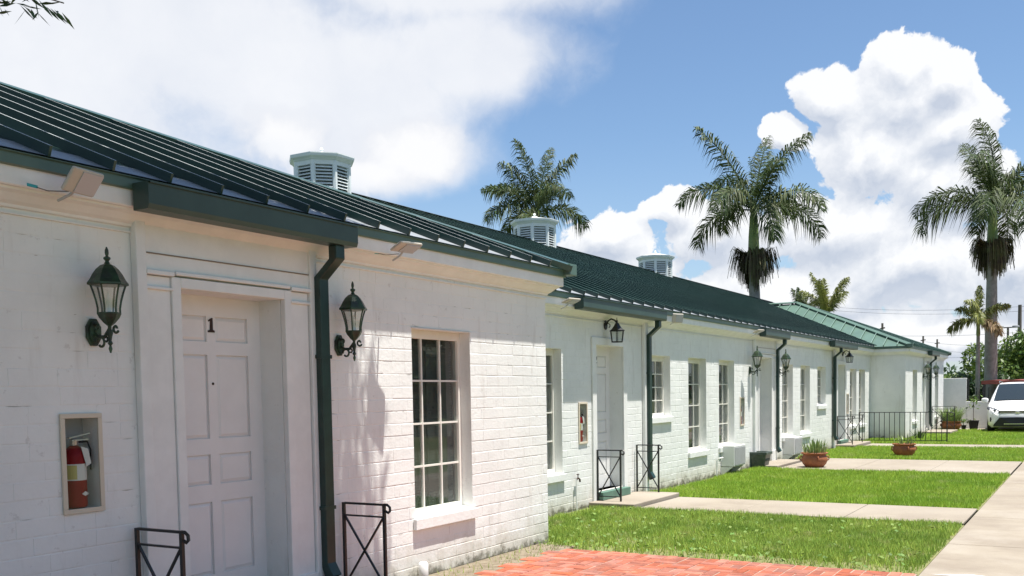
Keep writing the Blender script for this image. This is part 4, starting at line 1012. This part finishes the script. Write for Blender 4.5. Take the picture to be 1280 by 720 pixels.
for i in range(N+1):
    y = -200+i*600/N; hl.v += [(420, y, -1), (420, y, 7.5+2.5*math.sin(i*.7)+2*math.sin(i*1.9+1))]
hl.v += [(520, -200+i*600/N, -1) for i in range(N+1)]
hl.f = [(2*i, 2*i+2, 2*i+3, 2*i+1) for i in range(N)]+[(2*i+1, 2*i+3, 2*N+2+i+1, 2*N+2+i) for i in range(N)]
struct(hl.build('hills', mat('far_hill', (.06, .085, .075), .9, vec='World'), fix=False))
# unseen trees added so the window panes reflect dark foliage
for k, (x, y, wh) in enumerate(((17, -19, 'first'), (25, -18, 'second'), (32, -19, 'third'), (39, -18, 'fourth'), (46, -19.5, 'fifth'), (54, -19, 'sixth'), (63, -20, 'seventh'))):
    bush('reflection_tree', 'unseen tree added for the pane reflections, '+wh+' of its row from the door 1 end', 'tree', (x, y, -.06), lumps(18, 4.2, 1.6, 6.2, 1.7, 2.8), 9000, .30, LEAF3, 'unseen trees added for reflections', 2.2)

# ---- palms
def frond(L, droop, roll, mt, par, az_, el_, base, n=105, ll=.75, wid=.05, twist=1.0):
    """one pinnate frond as its own mesh"""
    pts = []; p = Vector((0, 0, 0)); e = el_
    m_ = 16
    for i in range(m_+1):
        pts.append(p.copy()); t = i/m_; d = Vector((math.cos(e), 0, math.sin(e))); p = p+d*L/m_; e -= droop/m_*(.35+1.5*t)
    V = []; Fc = []
    def at(t): f = t*m_; i = min(int(f), m_-1); return pts[i].lerp(pts[i+1], f-i), (pts[i+1]-pts[i]).normalized()
    for i in range(n):
        t = .13+.87*(i+random.random()*.6)/n; q, d = at(t); up = Vector((0, 1, 0)).cross(d); up = -up if up.z < 0 else up
        le = ll*(math.sin(math.pi*min(1, .15+t*.80))**.7)*random.uniform(.8, 1.1)*(1 if t < .97 else .6)
        for s_ in (-1, 1):
            a = random.uniform(-.9, 1.25)*twist
            out = (Vector((0, s_, 0))*math.cos(a)+up*math.sin(a)).normalized()
            dr = (out*.80+d*random.uniform(.45, .75)).normalized()
            wv = d.cross(dr).normalized().cross(dr).normalized()*wid*random.uniform(.7, 1.2)/2
            a0 = q; a1 = q+dr*le*.5+Vector((0, 0, -.10*le)); a2 = q+dr*le*.92+Vector((0, 0, -random.uniform(.35, 1.05)*le))
            b_ = len(V); V += [a0-wv*.5, a0+wv*.5, a1+wv, a1-wv, a2]; Fc += [(b_, b_+1, b_+2, b_+3), (b_+3, b_+2, b_+4)]
    r = MB(); r.v = V; r.f = Fc
    r.tube(pts, [.035*(1-.85*i/m_)*L/3 for i in range(m_+1)], 5)
    o = r.build('frond', mt, par, fix=False); o.location = base; o.rotation_euler = (roll, 0, az_)
    return o
def palm(label, base, H, r, L=3.0, nf=15, fruit=True, mt=FROND, shaft=1.5, seed=1, lean=(0, 0), ll=.75, els=None, azs=None, droop=1.5, twist=1., dead=0):
    random.seed(seed); o = thing('palm_tree', label, 'palm tree', base, 0, 'palm trees around the motel')
    top = Vector((lean[0], lean[1], H)); pr = []
    for i in range(15):
        t = i/14; pr.append((Vector((lean[0]*t*t, lean[1]*t*t, -.1+(H-shaft+.1)*t)), r*(1.18-.35*t+.12*math.sin(math.pi*t))))
    MB().tube([p for p, _ in pr], [q for _, q in pr], 14).build('trunk', BARK, o, True)
    a = pr[-1][0]
    MB().tube([a, a.lerp(top, .15), a.lerp(top, .5), a.lerp(top, .85), top+Vector((0, 0, .15))], [r*.86, r*1.02, r*.9, r*.66, r*.4], 12).build('crownshaft', SHAFT, o, True)
    for i in range(nf):
        t = (i+.5)/nf
        e = (1.5-1.5*t**.95+random.uniform(-.14, .14)) if els is None else els[i]
        az_ = i*2.39996+random.uniform(-.45, .45) if azs is None else azs[i]
        frond(L*random.uniform(.88, 1.08)*(1.12 if e > 1.15 else 1), droop*random.uniform(.8, 1.15)*(.42 if e > 1.15 else .8 if e > .75 else 1), random.uniform(-.3, .3), FRONDB if i >= nf-dead else mt, o, az_, e, top+Vector((0, 0, -.1*t)), ll=ll, twist=twist)
    frond(L*.62, .15, 0, mt, o, 1.0, 1.5, top, n=20, ll=ll*.35)
    if fruit:
        ar_ = math.atan2(AR.y, AR.x)
        for s_, az_ in enumerate((ar_+.15, ar_+math.pi-.2, ar_-1.5, ar_+1.7)):
            b = MB()
            for _ in range(230):
                d = Vector((math.cos(az_+random.gauss(0, .42)), math.sin(az_+random.gauss(0, .42)), 0)); q = a+d*r*.7+Vector((0, 0, .25)); l_ = random.uniform(.2, 1.0)*(1.0 if s_ < 2 else .75)
                q1 = q+d*l_*.6+Vector((0, 0, random.uniform(-.05, .55)*l_)); q2 = q1+d*.15*l_+Vector((0, 0, -random.uniform(.3, 1.35)*(1.25-l_*.55))); wv = Vector((-d.y, d.x, 0))*.022
                b.add([q-wv, q+wv, q1+wv, q1-wv, q2+wv*.6, q2-wv*.6], [(0, 1, 2, 3), (3, 2, 4, 5)])
            b.build('fruit_cluster', FRUIT, o, fix=False)
    return o
def foot(x, y, d):
    v = at_depth(x, y, d); return (v.x, v.y, -.06), v.z
b0, z = foot(945, 258, 41); palm('tall royal palm with brown fruit skirt rising behind the green roof', b0, z, .235, 3.6, 13, True, seed=3, lean=(.0, .1), ll=.9, droop=1.75, shaft=2.3)
b0, z = foot(1241, 252, 44); palm('tall royal palm with smooth grey trunk beside the rust red canopy', b0, z, .235, 3.8, 14, True, seed=8, shaft=2.2, ll=1.05, droop=2.1)
b0, z = foot(671, 262, 46); palm('royal palm crown standing up behind the middle cupola', b0, z, .22, 3.0, 13, False, seed=5, ll=.85, droop=1.5)
b0, z = foot(1223, 398, 42.5); palm('small thin palm with dry yellowed fronds next to the tall palm trunk', b0, z, .085, 1.5, 8, False, seed=11, shaft=.7, ll=.42, mt=FRONDY, droop=1.9, dead=1)
b0, z = foot(1034, 392, 58); palm('young palm tips showing over the ridge of the far wing', b0, z, .14, 2.3, 9, False, seed=4, ll=.6, mt=FRONDY, els=[1.5, 1.4, 1.3, 1.35, 1.2, 1.1, 1.0, 1.2, .9], droop=.9)
b0, z = foot(1003, 396, 60); palm('low palm tips showing at the apex of the far wing roof', b0, z, .12, 1.7, 7, False, seed=6, ll=.5, mt=FROND, els=[1.5, 1.3, 1.1, 1.2, 1.0, .9, .8], droop=1.0)

# ---- the overhanging tree that shades the near wall
random.seed(21); rng = np.random.default_rng(21)
tr = thing('overhanging_tree', 'narrow leaved tree overhanging the near end of the roof, only one twig in view', 'tree', (.9, 2.9, -.06))
def T_(x, y, z): return Vector((x-.9, y-2.9, z+.06))
b = MB().tube([T_(.9, 2.9, -.1), T_(.95, 2.95, 1.5), T_(1.2, 3.1, 3.2), T_(1.7, 3.3, 4.6)], [.17, .14, .12, .09], 10)
limbs = []
for (x, y, z) in ((3.2, 3.5, 5.6), (4.6, 3.5, 6.1), (5.6, 3.7, 6.2), (2.4, 2.6, 6.2), (3.8, 2.9, 6.6), (1.6, 3.9, 5.8), (4.2, 4.0, 5.7), (2.9, 4.0, 6.4)):
    p = [T_(1.7, 3.3, 4.6), T_((1.7+x)/2, (3.3+y)/2+random.uniform(-.2, .2), (4.6+z)/2+.35), T_(x, y, z)]; b.tube(p, [.07, .045, .015], 6); limbs.append(p)
tw = MB().tube([T_(1.6, 3.3, 4.5), T_(2.1, 4.0, 3.95), T_(2.72, 4.32, 3.50), T_(2.96, 4.10, 3.43)], [.03, .015, .007, .003], 5)
b.build('trunk', WOOD, tr, True); tw.build('twig', WOOD, tr, True)
Vs = []; Fs = []
def sprig(c, d, n, ll, wd_):
    for i in range(n):
        q = c+d*(i/n)*.45; a = Vector((random.gauss(0, 1), random.gauss(0, 1), random.gauss(-.35, .6))).normalized(); a = (a+d*.5).normalized(); l_ = ll*random.uniform(.7, 1.2)
        s_ = a.cross(Vector((random.gauss(0, 1), random.gauss(0, 1), random.gauss(0, 1)))).normalized()*wd_/2; b_ = len(Vs)
        Vs.extend([q, q+a*l_*.5+s_, q+a*l_, q+a*l_*.5-s_]); Fs.append((b_, b_+1, b_+2, b_+3))
for cx_, cy_, cz_, rx_, ry_, rz_, n_ in ((3.9, 3.62, 6.05, 2.75, 1.0, 1.15, 5200), (1.2, 2.2, 6.4, 2.8, 2.2, 1.5, 1700), (3.2, 1.6, 6.9, 2.6, 1.6, 1.2, 700)):
    for _ in range(n_):
        d = Vector((random.gauss(0, 1), random.gauss(0, 1), random.gauss(0, 1))).normalized(); rr = random.random()**.45
        c = T_(cx_, cy_, cz_)+Vector((d.x*rx_*rr, d.y*ry_*rr, d.z*rz_*rr))
        sprig(c, Vector((random.gauss(0, 1), random.gauss(0, 1), random.gauss(-.3, .6))).normalized(), 9, .16, .042)
fast_mesh('crown', [tuple(v) for v in Vs], Fs, LEAF, tr)
Vs = []; Fs = []
for (x, y, t) in ((2.70, 4.36, 3.46), (2.76, 4.30, 3.44), (2.82, 4.28, 3.43), (2.88, 4.2, 3.43), (2.72, 4.33, 3.41), (2.66, 4.36, 3.44), (2.8, 4.25, 3.47)):
    sprig(T_(x, y, t), Vector((.22, -.18, -.08)), 8, .085, .015)
fast_mesh('twig_leaves', [tuple(v) for v in Vs], Fs, LEAF, tr)

# ---- utility poles, wires, light mast, sign
def upole(label, x, ytop, d, r=.13, arm=True):
    v = at_depth(x, ytop, d); o = thing('utility_pole', label, 'utility pole', (v.x, v.y, -.06), .4, 'utility poles along the far road')
    MB().lathe([(r*1.2, 0), (r*.8, v.z+.06)], 8).build('pole', POLE, o, True)
    if arm: MB().box(-.9, .9, -.05, .05, v.z-.5, v.z-.38).build('crossarm', POLE, o)
    return v
t1 = upole('utility pole top with lamp arm poking above the far wing roof', 1103, 404, 96)
t2 = upole('utility pole showing above the eave of the far wing beside another pole', 1154, 420, 118)
t3 = upole('utility pole showing just before the end of the far wing eave', 1171.5, 424, 124)
t4 = upole('dark utility pole beside the twin headed light mast', 1275, 381, 72, .16, False)
def wire(label, a, c, sag, r=.014):
    a, c = Vector(a), Vector(c); pts = [a.lerp(c, i/16)-Vector((0, 0, sag*4*(i/16)*(1-i/16))) for i in range(17)]
    tag(MB().tube(pts, r, 4).build('power_wire', WIREM), label, 'wire', 'power wires')
for (ya, yb, d1, d2, lab) in ((382, 379, 100, 74, 'uppermost power wire crossing the sky behind the palms'), (386, 385, 100, 74, 'second power wire just under the uppermost one'), (426, 424, 118, 72, 'power wire running from the far poles to the dark pole'), (434, 436, 118, 72, 'lower power wire running from the far poles behind the palm trunk'), (446, 428, 118, 72, 'slanting power wire rising towards the dark pole'), (414, 411, 96, 72, 'middle power wire passing above the far wing eave')):
    wire(lab, at_depth(1020 if ya < 420 else 1150, ya, d1), at_depth(1330, yb, d2), .5)
v = at_depth(1260, 408, 66); o = thing('light_mast', 'light mast with two round floodlight heads behind the bushy tree', 'light mast', (v.x, v.y, -.06), R(80))
MB().lathe([(.10, 0), (.07, v.z)], 8).build('pole', POLE, o, True); MB().box(-.5, .5, -.03, .03, v.z-.05, v.z+.02).build('crossarm', POLE, o)
for s_ in (-1, 1): MB().lathe([(.06, .06), (.22, .0), (.24, -.10), (.2, -.12)], 12, (s_*.48, 0, v.z+.08)).build('lamp_head', BOXG, o, True)
v = at_depth(1222, 451, 85); o = thing('sign_board', 'plain grey signboard back on a post behind the thin palm', 'sign', (v.x, v.y, -.06), R(75))
MB().box(-.35, .35, -.06, .06, v.z-.75, v.z+.8).build('board', BOXG, o); MB().box(-.06, .06, -.05, .05, 0, v.z-.752).build('post', POLE, o)

# ================================================================== MINIVAN
def minivan(loc, rz):
    o = thing('minivan', 'white minivan parked nose towards the lawn beside the low white wall', 'van', loc, rz)
    # local: x back along the car (0 = nose), y sideways, z up
    st = [  # s, half width, bottom, belt z, top z, half width at top
        (.00, .66, .30, .58, .66, .60), (.06, .80, .24, .66, .76, .72), (.22, .92, .20, .80, .89, .80), (.55, .975, .18, .93, .99, .84), (1.0, .985, .18, 1.0, 1.07, .86), (1.22, .99, .18, 1.03, 1.12, .86),
        (1.7, .99, .18, 1.05, 1.50, .76), (2.05, .99, .18, 1.06, 1.70, .70), (2.6, .99, .18, 1.06, 1.77, .69), (3.6, .99, .18, 1.07, 1.775, .69), (4.5, .985, .18, 1.08, 1.73, .68), (4.95, .95, .22, 1.08, 1.60, .66), (5.1, .88, .32, 1.05, 1.30, .66)]
    V = []; rings = []
    for (s, w_, zb, zB, zt, wt_) in st:
        half = [(0, zb), (w_*.86, zb), (w_*.97, zb+.10), (w_, zb+(zB-zb)*.45), (w_*.985, zB-.03), (w_*.955, zB), ((w_*.955+wt_)/2+.02, (zB+zt)/2), (wt_+.015, zt-.06), (wt_*.9, zt-.005), (wt_*.5, zt+.012), (0, zt+.018)]
        ring = half+[(-y, z) for y, z in reversed(half[1:-1])]
        rings.append(len(ring)); V += [(s, y, z) for y, z in ring]
    n_ = rings[0]; Fc = [(j*n_+i, j*n_+(i+1) % n_, (j+1)*n_+(i+1) % n_, (j+1)*n_+i) for j in range(len(st)-1) for i in range(n_)]+[tuple(reversed(range(n_))), tuple((len(st)-1)*n_+i for i in range(n_))]
    MB().add(V, Fc).build('body', CAR, o, True)
    e = .012
    ws_ = [(1.20, .80, 1.125), (1.70, .715, 1.50), (2.04, .655, 1.70)]; b = MB()
    vs_ = []
    for (s, w_, z) in ws_: vs_ += [(s-e*2, y*w_, z+e+.020*(1-y*y)) for y in (-1, -.5, 0, .5, 1)]
    b.add(vs_, [(5*j+i, 5*j+i+1, 5*j+6+i, 5*j+5+i) for j in range(2) for i in range(4)]); b.build('windshield', CARG, o, True, fix=False)
    for s_ in (-1, 1):
        b = MB()
        for (x0, x1, x2, x3) in ((1.55, 2.55, 2.55, 2.12), (2.62, 3.6, 3.6, 2.62), (3.68, 4.7, 4.5, 3.68)):
            b = MB(); b.add([(x0, s_*.963, 1.10), (x1, s_*.963, 1.10), (x2, s_*.735, 1.64), (x3, s_*.735, 1.64)], [(0, 1, 2, 3)]); b.build('side_window', CARG, o, fix=False)
        hb = MB(); hb.add([(.10, s_*.56, .735), (.20, s_*.86, .735), (.50, s_*.975, .86), (.44, s_*.93, .925), (.19, s_*.70, .865), (.085, s_*.55, .775)], [(0, 1, 2, 3, 4, 5)])
        hb.v = [(x_-.03, y_*1.012, z_+.006) for x_, y_, z_ in hb.v]; hb.build('headlight', LENS, o, fix=False)
        q = MB().lathe([(.0, 0), (.05, .0), (.045, .02), (.02, .03)], 12).build('headlight_projector', LENS, o, True); q.location = (.10, s_*.72, .80); q.rotation_euler = (0, R(-90), 0)
        MB().box(.10, .14, s_*.80-.07, s_*.80+.07, .40, .56).build('fog_lamp_housing', CARB, o, bevel=.02)
        q = MB().lathe([(.001, 0), (.04, .0), (.03, .02)], 10).build('fog_lamp', LENS, o); q.location = (.095, s_*.80, .48); q.rotation_euler = (0, R(-90), 0)
        m_ = MB(); m_.lathe([(.02, -.10), (.09, -.085), (.115, -.02), (.11, .05), (.06, .085), (.01, .09)], 12); m_.v = [(x_*.75+1.50, s_*(1.10+y_*1.05), z_*.95+1.14) for x_, y_, z_ in m_.v]; m_.build('wing_mirror', CAR, o, True)
        MB().bar((1.52, s_*.94, 1.09), (1.52, s_*1.06, 1.10), .06).build('mirror_arm', CARB, o)
        MB().tube([(2.3, s_*.66, 1.79), (2.45, s_*.66, 1.825), (4.3, s_*.65, 1.815), (4.45, s_*.65, 1.77)], .016, 6).build('roof_rail', CHROME, o, True)
        for sx in (1.02, 4.05):
            wh = MB().lathe([(.20, -.11), (.31, -.115), (.345, -.09), (.35, 0), (.345, .09), (.31, .115), (.20, .11)], 24); wh.v = [(x_+sx, z_+s_*.87, y_+.35) for x_, y_, z_ in wh.v]; t_ = wh.build('wheel', RUBBER, o, True)
            rm = MB().lathe([(.001, .07), (.05, .085), (.07, .06), (.19, .085), (.205, .10), (.21, .02)], 20, cap=False); rm.v = [(x_+sx, s_*.87+s_*z_, y_+.35) for x_, y_, z_ in rm.v]; rm.build('rim', CHROME, t_, True)
    g = MB()
    for i in range(3): g.bar((.012+.010*i, -.56, .705+i*.035), (.012+.010*i, .56, .705+i*.035), .03, .012)
    g.build('upper_grille', CHROME, o); MB().prism([(.02, -.58, .69), (.02, .58, .69), (.03, .60, .79), (.03, -.60, .79)], (.02, 0, 0)).build('grille_back', CARB, o)
    q = MB().lathe([(.001, 0), (.07, .0), (.07, .012), (.001, .014)], 20).build('round_badge', CHROME, o); q.location = (-.005, 0, .735); q.rotation_euler = (0, R(-90), 0); q.scale = (.75, 1, 1)
    b = MB(); b.prism([(.0, -.76, .24), (.0, 0, .24), (.0, .76, .24), (.0, .74, .31), (.0, .56, .55), (.0, 0, .56), (.0, -.56, .55), (.0, -.74, .31)], (.10, 0, 0)); b.v = [(x_-.075+.10*abs(y_)**2, y_, z_) for x_, y_, z_ in b.v]; b.build('lower_grille', CARB, o)
    MB().bar((-.085, -.42, .33), (-.085, .42, .33), .02, .025).build('bumper_trim', CHROME, o)
    MB().prism([(1.17, -.7, 1.10), (1.17, .7, 1.10), (1.23, .72, 1.13), (1.23, -.72, 1.13)], (0, 0, .012)).build('wiper_cowl', CARB, o)
    return o
minivan((38.25, 2.26, -.012), R(2))
